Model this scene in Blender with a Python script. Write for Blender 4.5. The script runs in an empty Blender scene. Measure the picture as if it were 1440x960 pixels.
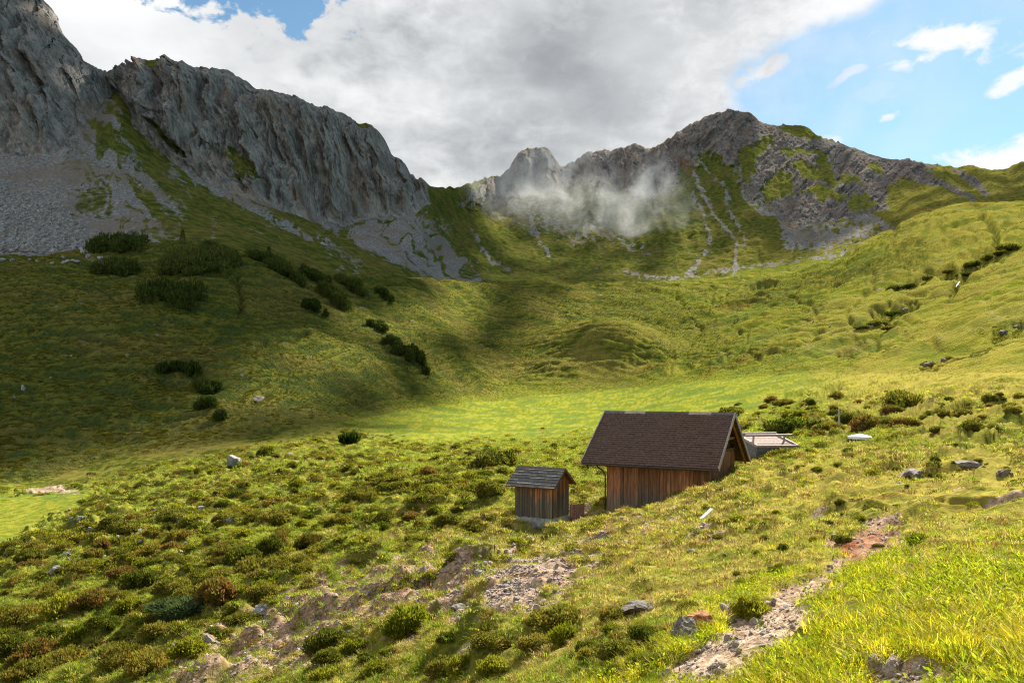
import bpy, math, random
import numpy as np
from mathutils import Vector, Matrix, Euler

SC = bpy.context.scene
COL = SC.collection
F = 1080.0            # focal length in units of a 1440 wide picture
HOR = 550.0           # height of the horizon in that picture

# ---------------------------------------------------------------- camera
cam_data = bpy.data.cameras.new('camera')
cam = bpy.data.objects.new('camera', cam_data)
COL.objects.link(cam)
cam.location = (0, 0, 0)
cam.rotation_euler = (math.pi / 2, 0, 0)
cam_data.sensor_width = 36.0
cam_data.lens = 36.0 * F / 1440.0
cam_data.shift_y = (HOR - 480.0) / 1440.0
cam_data.clip_start = 0.1
cam_data.clip_end = 30000
SC.camera = cam

# ---------------------------------------------------------------- sun and sky
SUN_AZ, SUN_EL = 31.0, 37.0           # degrees clockwise from the view direction, above the horizon
sa, se = math.radians(SUN_AZ), math.radians(SUN_EL)
SUN = Vector((math.sin(sa) * math.cos(se), math.cos(sa) * math.cos(se), math.sin(se)))
sun_data = bpy.data.lights.new('sun', 'SUN')
sun_data.energy = 5.0
sun_data.angle = math.radians(0.6)
sun_data.color = (1.0, 0.93, 0.80)
sun = bpy.data.objects.new('sun', sun_data)
COL.objects.link(sun)
sun.rotation_euler = SUN.to_track_quat('Z', 'Y').to_euler()
sun.location = SUN * 200

SC.view_settings.view_transform = 'Standard'
SC.view_settings.look = 'None'
SC.view_settings.exposure = 1.6
SC.view_settings.gamma = 1.0
SC.view_settings.use_curve_mapping = False
SC.cycles.max_bounces = 6
SC.cycles.diffuse_bounces = 2
SC.cycles.transmission_bounces = 4
SC.cycles.transparent_max_bounces = 6
SC.cycles.volume_bounces = 2
SC.cycles.use_denoising = True
SC.cycles.denoiser = 'OPENIMAGEDENOISE'
SC.cycles.denoising_input_passes = 'RGB_ALBEDO_NORMAL'
SC.cycles.denoising_prefilter = 'NONE'
SC.cycles.filter_width = 1.15
SC.cycles.sample_clamp_indirect = 6.0


class NT:
    """small helper that writes node expressions"""
    def __init__(self, tree):
        self.t = tree
    def n(self, typ, **kw):
        nd = self.t.nodes.new(typ)
        for k, v in kw.items():
            if k.startswith('i_'):
                k = k[2:].replace('_', ' ')
                for s in nd.inputs:
                    if s.name.lower() == k.lower() and s.enabled:
                        self.put(s, v)
                        break
            else:
                setattr(nd, k, v)
        return nd
    def put(self, sock, v):
        if isinstance(v, bpy.types.NodeSocket):
            self.t.links.new(v, sock)
        elif isinstance(v, bpy.types.Node):
            self.t.links.new(v.outputs[0], sock)
        else:
            if sock.type == 'RGBA' and len(v) == 3:
                v = (*v, 1)
            sock.default_value = v
    def m(self, op, a, b=None, c=None, clamp=False):
        nd = self.t.nodes.new('ShaderNodeMath'); nd.operation = op; nd.use_clamp = clamp
        for i, v in enumerate((a, b, c)):
            if v is not None:
                self.put(nd.inputs[i], v)
        return nd.outputs[0]
    def vm(self, op, a, b=None):
        nd = self.t.nodes.new('ShaderNodeVectorMath'); nd.operation = op
        self.put(nd.inputs[0], a)
        if b is not None:
            self.put(nd.inputs[1], b)
        return nd.outputs['Value'] if op in ('DOT_PRODUCT', 'LENGTH', 'DISTANCE') else nd.outputs[0]
    def smooth(self, v, lo, hi, a=0.0, b=1.0):
        nd = self.t.nodes.new('ShaderNodeMapRange'); nd.interpolation_type = 'SMOOTHSTEP'
        for i, x in enumerate((v, lo, hi, a, b)):
            self.put(nd.inputs[i], x)
        return nd.outputs[0]
    def noise(self, vec, scale, detail=4.0, rough=0.55, dist=0.0):
        nd = self.t.nodes.new('ShaderNodeTexNoise')
        if vec is not None:
            self.put(nd.inputs['Vector'], vec)
        nd.inputs['Scale'].default_value = scale
        nd.inputs['Detail'].default_value = detail
        nd.inputs['Roughness'].default_value = rough
        nd.inputs['Distortion'].default_value = dist
        return nd
    def mix(self, fac, a, b, blend='MIX'):
        nd = self.t.nodes.new('ShaderNodeMix'); nd.data_type = 'RGBA'; nd.blend_type = blend
        self.put(nd.inputs[0], fac); self.put(nd.inputs[6], a); self.put(nd.inputs[7], b)
        return nd.outputs[2]
    def xyz(self, vec):
        nd = self.t.nodes.new('ShaderNodeSeparateXYZ'); self.put(nd.inputs[0], vec)
        return nd.outputs
    def comb(self, x, y, z):
        nd = self.t.nodes.new('ShaderNodeCombineXYZ')
        for i, v in enumerate((x, y, z)):
            self.put(nd.inputs[i], v)
        return nd.outputs[0]


def sky_dir(px, py):
    v = Vector(((px - 720) / F, 1.0, (HOR - py) / F)); v.normalize()
    return v


def build_world():
    w = bpy.data.worlds.new('World'); SC.world = w; w.use_nodes = True
    t = w.node_tree; t.nodes.clear(); N = NT(t)
    out = N.n('ShaderNodeOutputWorld')
    sky = N.n('ShaderNodeTexSky', sky_type='NISHITA', sun_disc=False)
    sky.sun_elevation = se
    sky.sun_rotation = sa
    sky.altitude = 1900; sky.air_density = 1.0; sky.dust_density = 0.6; sky.ozone_density = 1.4
    tc = N.n('ShaderNodeTexCoord')
    d = tc.outputs['Generated']
    x, y, z = N.xyz(d)
    # coordinates on a cloud deck overhead (flattens towards the horizon)
    zz = N.m('MAXIMUM', N.m('ADD', z, 0.22), 0.05)
    deck = N.comb(N.m('DIVIDE', x, zz), N.m('DIVIDE', y, zz), N.m('MULTIPLY', z, 1.3))
    n1 = N.noise(deck, 1.9, 6.0, 0.52, 0.0).outputs[0]
    n2 = N.noise(d, 11.0, 6.0, 0.55, 0.0).outputs[0]
    n3 = N.noise(d, 4.0, 5.0, 0.5, 0.0).outputs[0]
    n4 = N.noise(N.vm('MULTIPLY', d, (1, 1, 1.7)), 26.0, 4.0, 0.6, 0.3).outputs[0]
    # a cloud bank over one side of the valley, open sky with stray clouds over the other
    bank = N.m('SUBTRACT', 0.262, x)
    ahead = N.smooth(y, 0.25, 0.62)
    bank = N.m('SUBTRACT', bank, N.m('MULTIPLY', N.m('SUBTRACT', 1.0, ahead), 0.30))
    bank = N.m('ADD', bank, N.m('MULTIPLY', N.smooth(z, 0.36, 0.47), 0.20))
    bank = N.m('ADD', bank, N.m('MULTIPLY', N.m('SUBTRACT', n3, 0.5), 0.34))
    bank = N.m('ADD', bank, N.m('MULTIPLY', N.m('SUBTRACT', n2, 0.5), 0.13))
    dens = N.smooth(bank, -0.03, 0.035)
    thin = N.smooth(bank, -0.34, 0.02, 0.0, 0.30)
    dens = N.m('MAXIMUM', dens, N.m('MULTIPLY', thin, N.smooth(n2, 0.36, 0.66)))
    # a rift with blue sky in the bank
    def blob(px, py, rx, ry, tilt=0.0):
        c = sky_dir(px, py)
        r = Vector((c.y, -c.x, 0)); r.normalize(); u = r.cross(c)
        ct, st = math.cos(tilt), math.sin(tilt)
        r, u = r * ct + u * st, u * ct - r * st
        dd = N.vm('SUBTRACT', d, tuple(c))
        a = N.m('DIVIDE', N.vm('DOT_PRODUCT', dd, tuple(r)), rx / F)
        b = N.m('DIVIDE', N.vm('DOT_PRODUCT', dd, tuple(u)), ry / F)
        return N.m('SQRT', N.m('ADD', N.m('MULTIPLY', a, a), N.m('MULTIPLY', b, b)))
    wob = N.m('ADD', N.m('MULTIPLY', N.m('SUBTRACT', n2, 0.5), 1.6), N.m('MULTIPLY', N.m('SUBTRACT', n4, 0.5), 3.4))
    rift = N.smooth(N.m('ADD', blob(335, -25, 105, 42, -0.1), wob), 0.75, 1.15, 1.0, 0.0)
    dens = N.m('MULTIPLY', dens, N.m('SUBTRACT', 1.0, rift))
    for (px, py, rx, ry, tl, s) in ((1318, 56, 58, 17, -0.12, 1.0), (1295, 84, 30, 10, 0.1, .9), (1438, 106, 34, 9, 0.35, .9),
                                    (1415, 222, 68, 22, 0.12, 1.0), (1065, 106, 46, 12, 0.38, 1.0), (1198, 101, 22, 6, 0.45, .6),
                                    (1248, 164, 12, 5, 0.2, .8), (1172, 197, 16, 8, 0.0, .7), (1235, 130, 34, 14, 0.1, .25),
                                    (1560, 40, 70, 20, 0.1, .9), (1700, 150, 90, 22, 0.0, .9)):
        k = N.smooth(N.m('ADD', blob(px, py, rx, ry, tl), wob), 0.35, 1.3, s, 0.0)
        dens = N.m('MAXIMUM', dens, k)
    # cloud colour: bright rims, grey heavy middles
    core = N.smooth(bank, 0.02, 0.30)
    heavy = N.smooth(N.m('ADD', n1, N.m('MULTIPLY', N.m('SUBTRACT', n3, 0.5), 0.5)), 0.36, 0.66)
    heavy = N.m('MULTIPLY', heavy, core)
    belly = N.smooth(N.m('ADD', blob(800, 110, 330, 230), N.m('MULTIPLY', wob, .4)), 0.1, 1.3, 0.66, 0.0)
    heavy = N.m('ADD', N.m('MULTIPLY', heavy, 0.4), N.m('MULTIPLY', belly, N.smooth(n1, .25, .7, .62, 1.05)))
    heavy = N.m('MINIMUM', heavy, 1.0)
    ccol = N.mix(heavy, (0.72, 0.73, 0.74), (0.25, 0.266, 0.282))
    b1 = N.n('ShaderNodeBackground'); N.put(b1.inputs[0], N.mix(1.0, sky.outputs[0], (0.92, 1.10, 1.0), 'MULTIPLY')); b1.inputs[1].default_value = 0.05
    b2 = N.n('ShaderNodeBackground'); N.put(b2.inputs[0], ccol); b2.inputs[1].default_value = 0.46
    mx = N.n('ShaderNodeMixShader')
    N.put(mx.inputs[0], dens); t.links.new(b1.outputs[0], mx.inputs[1]); t.links.new(b2.outputs[0], mx.inputs[2])
    t.links.new(mx.outputs[0], out.inputs[0])
    w.cycles.sampling_method = 'MANUAL'
    w.cycles.sample_map_resolution = 1024

build_world()

# ---------------------------------------------------------------- numeric noise
_rng = np.random.default_rng(7)
_perm = np.concatenate([_rng.permutation(512)] * 2).astype(np.int64)
_ang = _rng.random(512) * 2 * np.pi
_gx, _gy = np.cos(_ang), np.sin(_ang)

def perlin(x, y, seed=0):
    x = np.asarray(x, float) + seed * 17.31; y = np.asarray(y, float) - seed * 9.73
    xi = np.floor(x).astype(np.int64); yi = np.floor(y).astype(np.int64)
    xf = x - xi; yf = y - yi
    u = xf * xf * xf * (xf * (xf * 6 - 15) + 10); v = yf * yf * yf * (yf * (yf * 6 - 15) + 10)
    def g(ix, iy, dx, dy):
        h = _perm[(_perm[ix & 511] + iy) & 511]
        return _gx[h] * dx + _gy[h] * dy
    a = g(xi, yi, xf, yf); b = g(xi + 1, yi, xf - 1, yf)
    c = g(xi, yi + 1, xf, yf - 1); d = g(xi + 1, yi + 1, xf - 1, yf - 1)
    return ((a + (b - a) * u) * (1 - v) + (c + (d - c) * u) * v) * 1.5

def fbm(x, y, octs=4, seed=0, gain=0.5):
    s = 0; a = 1.0; f = 1.0
    for i in range(octs):
        s = s + a * perlin(x * f, y * f, seed + i * 3); a *= gain; f *= 2.03
    return s

def ridged(x, y, octs=3, seed=0, gain=0.5):
    s = 0; a = 1.0; f = 1.0
    for i in range(octs):
        s = s + a * (1 - 2 * np.abs(perlin(x * f, y * f, seed + i * 5))); a *= gain; f *= 2.07
    return s

def blocks(x, y, seed=0, tilt=1.0):
    """jointed rock: every joint-bounded block has its own set-back and lean"""
    x = np.asarray(x, float) + seed * 13.7; y = np.asarray(y, float) + seed * 5.3
    xi = np.floor(x).astype(np.int64); yi = np.floor(y).astype(np.int64)
    best = np.full(x.shape, 1e9); val = np.zeros(x.shape)
    for i in (-1, 0, 1):
        for j in (-1, 0, 1):
            h = _perm[(_perm[(xi + i) & 511] + yi + j) & 511]
            cx = xi + i + .5 + .42 * _gx[h]; cy = yi + j + .5 + .42 * _gy[h]
            dx, dy = x - cx, y - cy; d = np.abs(dx) ** 1.4 + np.abs(dy) ** 1.4
            h2 = _perm[(h + 77) & 511]
            v = (h2 / 511.0 - .5) + tilt * (dx * _gx[h2] + dy * _gy[h2] * .6)
            m = d < best
            val = np.where(m, v, val); best = np.where(m, d, best)
    return val

def sstep(x, a, b):
    t = np.clip((x - a) / (b - a), 0, 1); return t * t * (3 - 2 * t)

def pchip(xk, yk, x):
    """monotone cubic; xk (K,), yk (K,) or (K,M); x (N,)"""
    xk = np.asarray(xk, float); yk = np.asarray(yk, float)
    h = np.diff(xk); 
    hh = h if yk.ndim == 1 else h[:, None]
    dl = np.diff(yk, axis=0) / hh
    m = np.zeros_like(yk); m[0] = dl[0]; m[-1] = dl[-1]
    w1 = 2 * hh[1:] + hh[:-1]; w2 = hh[1:] + 2 * hh[:-1]
    with np.errstate(divide='ignore', invalid='ignore'):
        mm = (w1 + w2) / (w1 / dl[:-1] + w2 / dl[1:])
    m[1:-1] = np.where(dl[:-1] * dl[1:] > 0, mm, 0)
    i = np.clip(np.searchsorted(xk, x) - 1, 0, len(xk) - 2)
    t = (np.clip(x, xk[0], xk[-1]) - xk[i]) / h[i]; hi = h[i]
    if yk.ndim == 2:
        t = t[:, None]; hi = hi[:, None]
    return ((1 + 2 * t) * (1 - t) ** 2 * yk[i] + t * (1 - t) ** 2 * hi * m[i]
            + t * t * (3 - 2 * t) * yk[i + 1] + t * t * (t - 1) * hi * m[i + 1])

# ---------------------------------------------------------------- the lie of the land
# survey lines across the valley, nearest first: bearing, height angle and distance of points on each
SURVEY = [
    [(-300, 2125, 1.2), (1740, 2125, 1.2)],
    [(-300, 965, 48), (0, 965, 38), (150, 965, 33), (300, 965, 28), (450, 965, 23), (600, 965, 18), (720, 965, 14), (850, 965, 11),
     (1000, 965, 8.2), (1150, 965, 6.5), (1300, 965, 5.2), (1440, 965, 4.6), (1740, 960, 3.7)],
    [(-300, 865, 64), (0, 860, 53), (150, 860, 46), (300, 860, 40), (450, 860, 33.5), (600, 860, 26), (720, 850, 21), (850, 850, 17.5),
     (1000, 850, 13), (1150, 850, 10.2), (1300, 845, 8.2), (1440, 845, 7.4), (1740, 835, 6.4)],
    [(-300, 780, 86), (0, 770, 74), (150, 770, 66), (300, 770, 57), (450, 775, 49), (600, 785, 38), (720, 785, 30), (850, 765, 31),
     (1000, 745, 27.5), (1150, 735, 22), (1300, 730, 18.3), (1440, 724, 15.5), (1740, 710, 12)],
    [(-300, 750, 100), (0, 735, 88), (150, 715, 88), (300, 705, 80), (450, 715, 68), (600, 745, 52), (690, 751, 45), (740, 745, 45), (790, 738, 46.3), (850, 719, 50),
     (930, 702, 48.6), (1000, 685, 47.0), (1060, 668, 46), (1150, 682, 35), (1300, 688, 25), (1440, 690, 20), (1740, 670, 16)],
    [(-300, 715, 118), (0, 705, 103), (150, 690, 102), (300, 665, 99), (450, 675, 88), (600, 690, 70), (720, 697, 60), (790, 692, 60),
     (850, 682, 66), (930, 662, 64), (1000, 652, 62), (1060, 644, 60), (1150, 624, 60), (1300, 630, 42), (1440, 628, 34), (1740, 610, 28)],
    [(-300, 700, 125), (0, 695, 110), (150, 672, 118), (300, 645, 118), (450, 625, 128), (600, 622, 135), (720, 622, 140), (850, 615, 145),
     (1000, 600, 135), (1060, 590, 125), (1150, 577, 110), (1300, 575, 82), (1440, 575, 66), (1740, 550, 54)],
    [(-300, 680, 138), (0, 680, 120), (150, 650, 135), (300, 625, 140), (450, 598, 175), (600, 572, 265), (720, 560, 335), (850, 548, 360),
     (1000, 535, 290), (1150, 525, 215), (1300, 525, 140), (1440, 525, 100), (1740, 490, 85)],
    [(-300, 540, 200), (0, 520, 195), (150, 510, 205), (300, 500, 215), (450, 500, 250), (600, 490, 330), (720, 492, 420), (780, 482, 430),
     (850, 466, 430), (910, 478, 425), (970, 500, 410), (1050, 488, 385), (1150, 470, 340), (1300, 455, 265), (1440, 450, 180), (1740, 400, 150)],
    [(-300, 440, 270), (0, 430, 250), (150, 420, 260), (300, 420, 270), (450, 440, 315), (600, 430, 420), (720, 442, 510), (850, 462, 500),
     (920, 455, 520), (1000, 440, 540), (1150, 425, 470), (1300, 400, 380), (1440, 382, 280), (1740, 330, 230)],
    [(-300, 355, 340), (0, 352, 325), (60, 352, 325), (130, 345, 330), (300, 352, 330), (380, 372, 345), (450, 385, 380), (560, 392, 430),
     (640, 395, 520), (720, 398, 580), (850, 397, 630), (1000, 396, 680), (1100, 388, 660), (1170, 365, 650), (1230, 335, 645), (1300, 303, 640),
     (1370, 288, 620), (1440, 286, 600), (1740, 270, 560)],
    [(-300, 350, 355), (0, 345, 345), (300, 346, 365), (450, 385, 410), (560, 391, 480), (640, 396, 600), (720, 398, 680), (850, 398, 720), (1000, 394, 750),
     (1100, 384, 760), (1170, 362, 760), (1230, 337, 760), (1300, 306, 760), (1370, 296, 740), (1440, 292, 720), (1740, 275, 700)],
    [(-300, 290, 400), (0, 290, 400), (150, 280, 420), (300, 305, 440), (450, 345, 480), (560, 362, 560), (640, 366, 680), (720, 370, 800),
     (850, 366, 860), (1000, 366, 850), (1150, 342, 870), (1230, 322, 880), (1300, 288, 900), (1370, 276, 900), (1440, 270, 880), (1740, 262, 860)],
    [(-300, 215, 470), (0, 217, 470), (60, 218, 475), (92, 212, 484), (112, 188, 510), (135, 158, 550), (163, 130, 595), (200, 188, 560),
     (260, 240, 550), (330, 272, 550), (420, 303, 590), (470, 320, 620), (520, 306, 660), (580, 301, 690), (604, 288, 740), (640, 318, 850),
     (720, 322, 980), (850, 316, 1020), (960, 300, 1040), (1060, 296, 1040), (1100, 312, 1000), (1150, 318, 980), (1210, 312, 985), (1260, 300, 1000),
     (1300, 270, 1050), (1440, 258, 1100), (1740, 255, 1100)],
    [(-300, -230, 600), (-100, -130, 590), (0, -80, 580), (30, -32, 585), (60, -2, 590), (82, 32, 593), (95, 57, 595), (112, 74, 598), (125, 94, 600), (150, 107, 605), (163, 114, 610), (180, 101, 620),
     (205, 86, 625), (232, 86, 628), (260, 94, 630), (310, 99, 640), (340, 114, 650), (365, 129, 660), (412, 132, 680), (430, 146, 690), (452, 153, 700), (500, 172, 730), (526, 182, 745), (545, 206, 760),
     (550, 220, 765), (566, 230, 775), (580, 249, 790), (610, 266, 850), (640, 267, 930), (700, 250, 1150), (716, 243, 1190), (724, 226, 1195), (742, 213, 1200),
     (768, 211, 1205), (781, 227, 1210), (788, 235, 1215), (830, 217, 1240), (860, 214, 1250), (880, 210, 1260), (900, 203, 1270), (915, 212, 1280), (940, 198, 1300),
     (970, 178, 1330), (1000, 165, 1360), (1030, 157, 1380), (1052, 160, 1390), (1070, 172, 1390), (1085, 178, 1390), (1118, 179, 1390), (1150, 194, 1380), (1200, 210, 1350), (1250, 225, 1320),
     (1275, 224, 1310), (1310, 234, 1300), (1350, 239, 1290), (1390, 239, 1290), (1440, 234, 1300), (1740, 225, 1300)],
]
ROWS = [26, 76, 66, 54, 50, 46, 52, 66, 54, 58, 16, 54, 76, 150, 8]
PXS = np.concatenate([np.linspace(-300, -12, 46, endpoint=False), np.linspace(-12, 1452, 800, endpoint=False), np.linspace(1452, 1740, 47)])
NXC = len(PXS)

def build_land():
    K = len(SURVEY)
    LY = np.zeros((K + 1, NXC)); PY = np.zeros((K + 1, NXC))
    for k, ln in enumerate(SURVEY):
        a = np.array(ln, float)
        LY[k] = pchip(a[:, 0], np.log(a[:, 2]), PXS); PY[k] = pchip(a[:, 0], a[:, 1], PXS)
    # jagged skyline
    e = np.exp(LY[K - 1]); s = PXS / F * e
    jag = (ridged(s / 45, s * 0 + 3.1, 4, 3, 0.6) - 0.6) * 4.0 * np.clip(sstep(1320, 1000, PXS) * 0 + 1, 0, 1)
    amp = np.where(PXS < 600, 1.0, np.where(PXS < 700, 0.35, np.where(PXS < 1040, 0.8, 0.4)))
    PY[K - 1] += jag * amp * -1.0
    LY[K] = np.log(e + 160); z = (HOR - PY[K - 1]) / F * e
    PY[K] = HOR - (z - 130) * F / (e + 160)
    t = [0.0]
    for k in range(K):
        t.append(t[-1] + 1.0)
    t = np.array(t)
    ts = []
    for k in range(K):
        ts.append(np.linspace(k, k + 1, ROWS[k], endpoint=False))
    ts.append([float(K)]); ts = np.concatenate(ts)
    ly = pchip(t, LY, ts); py = pchip(t, PY, ts)
    return ts, np.exp(ly), py

TS, YY, PYG = build_land()
NR = len(TS)
PXG = np.broadcast_to(PXS[None, :], YY.shape).copy()
EXC = np.clip(np.abs(PXS - 720) - 732, 0, None) / 290.0
XX = (PXG - 720) / F * YY + (np.sign(PXS - 720) * EXC ** 2 * 24)[None, :]
ZZ = (HOR - PYG) / F * YY
TT = np.broadcast_to(TS[:, None], YY.shape)

# ------------------------------------------------ where the ground changes (outlines on the survey sheet)
_nr = sstep(TT, 6.5, 5.5)
WARPX = fbm(PXG / 40, PYG / 40, 3, 11) * (1 - _nr) + _nr * fbm(XX / 3, YY / 3, 3, 11)
WARPY = fbm(PXG / 40, PYG / 40, 3, 15) * (1 - _nr) + _nr * fbm(XX / 3, YY / 3, 3, 15)
FINE = fbm(PXG / 7, PYG / 7, 3, 21) * (1 - _nr) + _nr * fbm(XX / 1.1, YY / 1.1, 3, 21)

def seg_dist(x, y, ax, ay, bx, by):
    dx, dy = bx - ax, by - ay; L = dx * dx + dy * dy + 1e-9
    t = np.clip(((x - ax) * dx + (y - ay) * dy) / L, 0, 1)
    return np.hypot(x - ax - t * dx, y - ay - t * dy), t

def patch(pts, soft=6.0, warp=8.0, fine=0.0, tmin=-1, tmax=99):
    """0..1 inside an outlined patch of ground, its edge broken up"""
    pts = np.array(pts, float)
    out = np.zeros_like(PXG)
    x0, y0 = pts.min(0) - 40; x1, y1 = pts.max(0) + 40
    sel = (PXG > x0) & (PXG < x1) & (PYG > y0) & (PYG < y1) & (TT >= tmin) & (TT <= tmax)
    if not sel.any():
        return out
    x = PXG[sel] + WARPX[sel] * warp; y = PYG[sel] + WARPY[sel] * warp
    d = np.full(x.shape, 1e9); ins = np.zeros(x.shape, bool)
    n = len(pts)
    for i in range(n):
        ax, ay = pts[i]; bx, by = pts[(i + 1) % n]
        d = np.minimum(d, seg_dist(x, y, ax, ay, bx, by)[0])
        c = ((ay > y) != (by > y)) & (x < (bx - ax) * (y - ay) / (by - ay + 1e-12) + ax)
        ins ^= c
    sd = np.where(ins, d, -d)
    if fine:
        sd = sd + fine * FINE[sel]
    out[sel] = sstep(sd, -soft, soft)
    return out

def streak(pts, soft=2.0, warp=3.0, tmin=-1, tmax=99, fine=1.0):
    """0..1 along a line of (x, y, half width)"""
    pts = np.array(pts, float); out = np.zeros_like(PXG)
    x0, y0 = pts[:, :2].min(0) - 30; x1, y1 = pts[:, :2].max(0) + 30
    sel = (PXG > x0) & (PXG < x1) & (PYG > y0) & (PYG < y1) & (TT >= tmin) & (TT <= tmax)
    x = PXG[sel] + WARPX[sel] * warp; y = PYG[sel] + WARPY[sel] * warp
    best = np.full(x.shape, 1e9)
    for i in range(len(pts) - 1):
        d, t = seg_dist(x, y, *pts[i, :2], *pts[i + 1, :2])
        best = np.minimum(best, d - (pts[i, 2] * (1 - t) + pts[i + 1, 2] * t))
    best = best + fine * FINE[sel]
    out[sel] = sstep(best, soft, -soft)
    return out

ROCK = np.zeros_like(PXG); SCREE = np.zeros_like(PXG); DIRT = np.zeros_like(PXG)
DRY = np.zeros_like(PXG); HEATH = np.zeros_like(PXG); LUSH = np.zeros_like(PXG); RED = np.zeros_like(PXG)
mx = np.maximum
M0 = 9.5   # mountain survey lines start here
# --- the crags on the shaded side: rock above the cliff foot
cl = sstep(TT, 12.93, 13.02)
ROCK = mx(ROCK, cl * (PXG < 606))
SCREE = mx(SCREE, patch([(-320, 205), (60, 205), (100, 200), (118, 165), (140, 140), (165, 155), (190, 200), (230, 255), (262, 330), (215, 338), (160, 350), (120, 362), (60, 352), (-320, 352)], 12, 14, 10, 10.2, 13.4))
SCREE = mx(SCREE, streak([(150, 140, 5), (200, 185, 6), (260, 235, 7), (330, 278, 7), (400, 315, 6), (440, 335, 3)], 3, 4, 11, 13.6, 2))
SCREE = mx(SCREE, patch([(425, 300), (480, 316), (530, 300), (600, 300), (640, 340), (690, 402), (560, 392), (520, 360), (470, 338)], 12, 12, 10, 10.6, 13.4) * 0.95)
SCREE = mx(SCREE, streak([(140, 240, 5), (190, 280, 7), (240, 330, 6)], 4, 5, 10, 13, 3) * .9)
g_on = [patch([(125, 165), (150, 172), (190, 215), (178, 222), (140, 195)], 4, 6, 4, 11, 14),
        patch([(215, 175), (232, 182), (266, 228), (250, 220)], 3, 5, 3, 12, 14),
        patch([(175, 235), (262, 330), (330, 352), (250, 345), (200, 285)], 6, 8, 4, 10, 13.2),
        patch([(150, 150), (175, 165), (260, 250), (330, 290), (440, 350), (500, 390), (330, 352), (270, 320), (215, 255)], 6, 6, 4, 10, 13.2) * .95,
        patch([(105, 260), (150, 265), (160, 300), (110, 305)], 8, 8, 8, 10, 13) * .6,
        patch([(312, 205), (340, 215), (372, 250), (340, 252)], 6, 8, 5, 12.9, 14) * .8,
        patch([(430, 312), (470, 325), (600, 392), (560, 394)], 3, 5, 4, 10, 13.2) * .7,
        patch([(205, 84), (240, 86), (225, 100), (208, 98)], 3, 4, 3, 13, 14.2), patch([(500, 170), (528, 180), (522, 192), (505, 186)], 3, 4, 2, 13, 14.2) * .8]
for g in g_on:
    ROCK *= 1 - g; SCREE *= 1 - g
_fall = fbm((PXG * .62 - PYG * .78) / 9 + 2 * WARPX, (PXG * .78 + PYG * .62) / 120, 3, 61, .6)
_lf = sstep(PXG, 760, 660) * sstep(TT, 10.6, 11.2) * sstep(TT, 13.3, 12.9)
SCREE = SCREE * (1 - _lf * sstep(_fall, .05, -.55) * .75 * (1 - .6 * sstep(PXG, 160, 60)))
SCREE = mx(SCREE, _lf * sstep(_fall, .35, .75) * .5 * sstep(PYG, 140, 200) * sstep(PXG, 90, 140))
# --- the bright screes of the head of the valley
crest = sstep(TT, 13.05, 13.5)
back = patch([(690, 252), (720, 200), (800, 200), (920, 190), (985, 215), (940, 262), (900, 292), (860, 268), (800, 262), (740, 285), (650, 292)], 10, 14, 10, 12, 15)
ROCK = mx(ROCK, back * .95)
peak = patch([(925, 215), (960, 150), (1060, 140), (1130, 190), (1250, 215), (1345, 232), (1300, 270), (1262, 300), (1230, 300), (1150, 322), (1095, 312), (1060, 285), (1030, 245), (1005, 215), (975, 222), (950, 240)], 6, 10, 8, 11.6, 15)
for pts, a in (([(1030, 236), (1045, 212), (1078, 194), (1084, 206), (1066, 232), (1048, 262)], .95), ([(1092, 180), (1118, 176), (1148, 190), (1110, 190)], .9),
               ([(1062, 272), (1090, 246), (1112, 250), (1122, 272), (1100, 284), (1074, 284)], .9), ([(1108, 234), (1132, 232), (1180, 256), (1170, 264), (1130, 250)], .9),
               ([(1140, 215), (1165, 225), (1185, 262), (1160, 262)], .9), ([(1185, 245), (1205, 250), (1215, 262), (1190, 258)], .8), ([(1128, 268), (1165, 266), (1195, 285), (1150, 292)], .8), ([(1082, 206), (1120, 204), (1150, 222), (1110, 224)], .65), ([(1215, 232), (1250, 236), (1240, 252), (1222, 248)], .7),
               ([(1250, 262), (1268, 250), (1330, 265), (1290, 300), (1262, 318), (1250, 300)], 1),
               ([(1300, 235), (1440, 230), (1440, 285), (1360, 282)], .9), ([(1190, 288), (1222, 270), (1232, 286), (1200, 305)], .7)):
    peak = peak * (1 - a * patch(pts, 4, 7, 5, 11, 15))
ROCK = mx(ROCK, peak)
for pts in ([(1288, 240, 3), (1330, 262, 5), (1370, 282, 3)], [(1340, 242, 2), (1372, 262, 5), (1390, 272, 3)]):
    ROCK = mx(ROCK, streak(pts, 3, 4, 11, 15, 2))
for pts in ([(975, 215, 3), (995, 245, 3), (1020, 275, 4), (1035, 320, 3), (1048, 345, 5)], [(1020, 215, 4), (1040, 245, 4), (1050, 280, 5), (1070, 300, 5), (1100, 318, 7), (1140, 335, 8)],
            [(975, 275, 3), (985, 300, 4), (1000, 330, 3), (995, 352, 4), (975, 380, 8)], [(975, 245, 4), (990, 285, 5), (1015, 318, 3), (1034, 345, 4), (1036, 388, 8)],
            [(740, 305, 3), (755, 335, 5), (770, 360, 4)], [(665, 330, 2), (690, 365, 3), (720, 385, 3)], [(1150, 318, 5), (1180, 308, 8), (1230, 312, 6), (1270, 325, 5)],
            [(880, 380, 5), (930, 392, 3), (1100, 372, 3), (1205, 352, 4)]):
    SCREE = mx(SCREE, streak([(a, b, c * .62) for a, b, c in pts], 3.5, 6, 10.4, 14, 4) * .8)
SCREE = mx(SCREE, patch([(1090, 312), (1150, 322), (1215, 312), (1240, 330), (1150, 352), (1110, 345)], 8, 10, 14, 10.4, 13.5) * .7)
SCREE = mx(SCREE, patch([(690, 300), (740, 300), (900, 330), (905, 352), (870, 345), (760, 322)], 8, 18, 22, 10.4, 13.5) * .55)
RED = mx(RED, patch([(948, 222), (968, 218), (975, 250), (960, 262)], 5, 6, 4, 11, 14) * .35)
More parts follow.
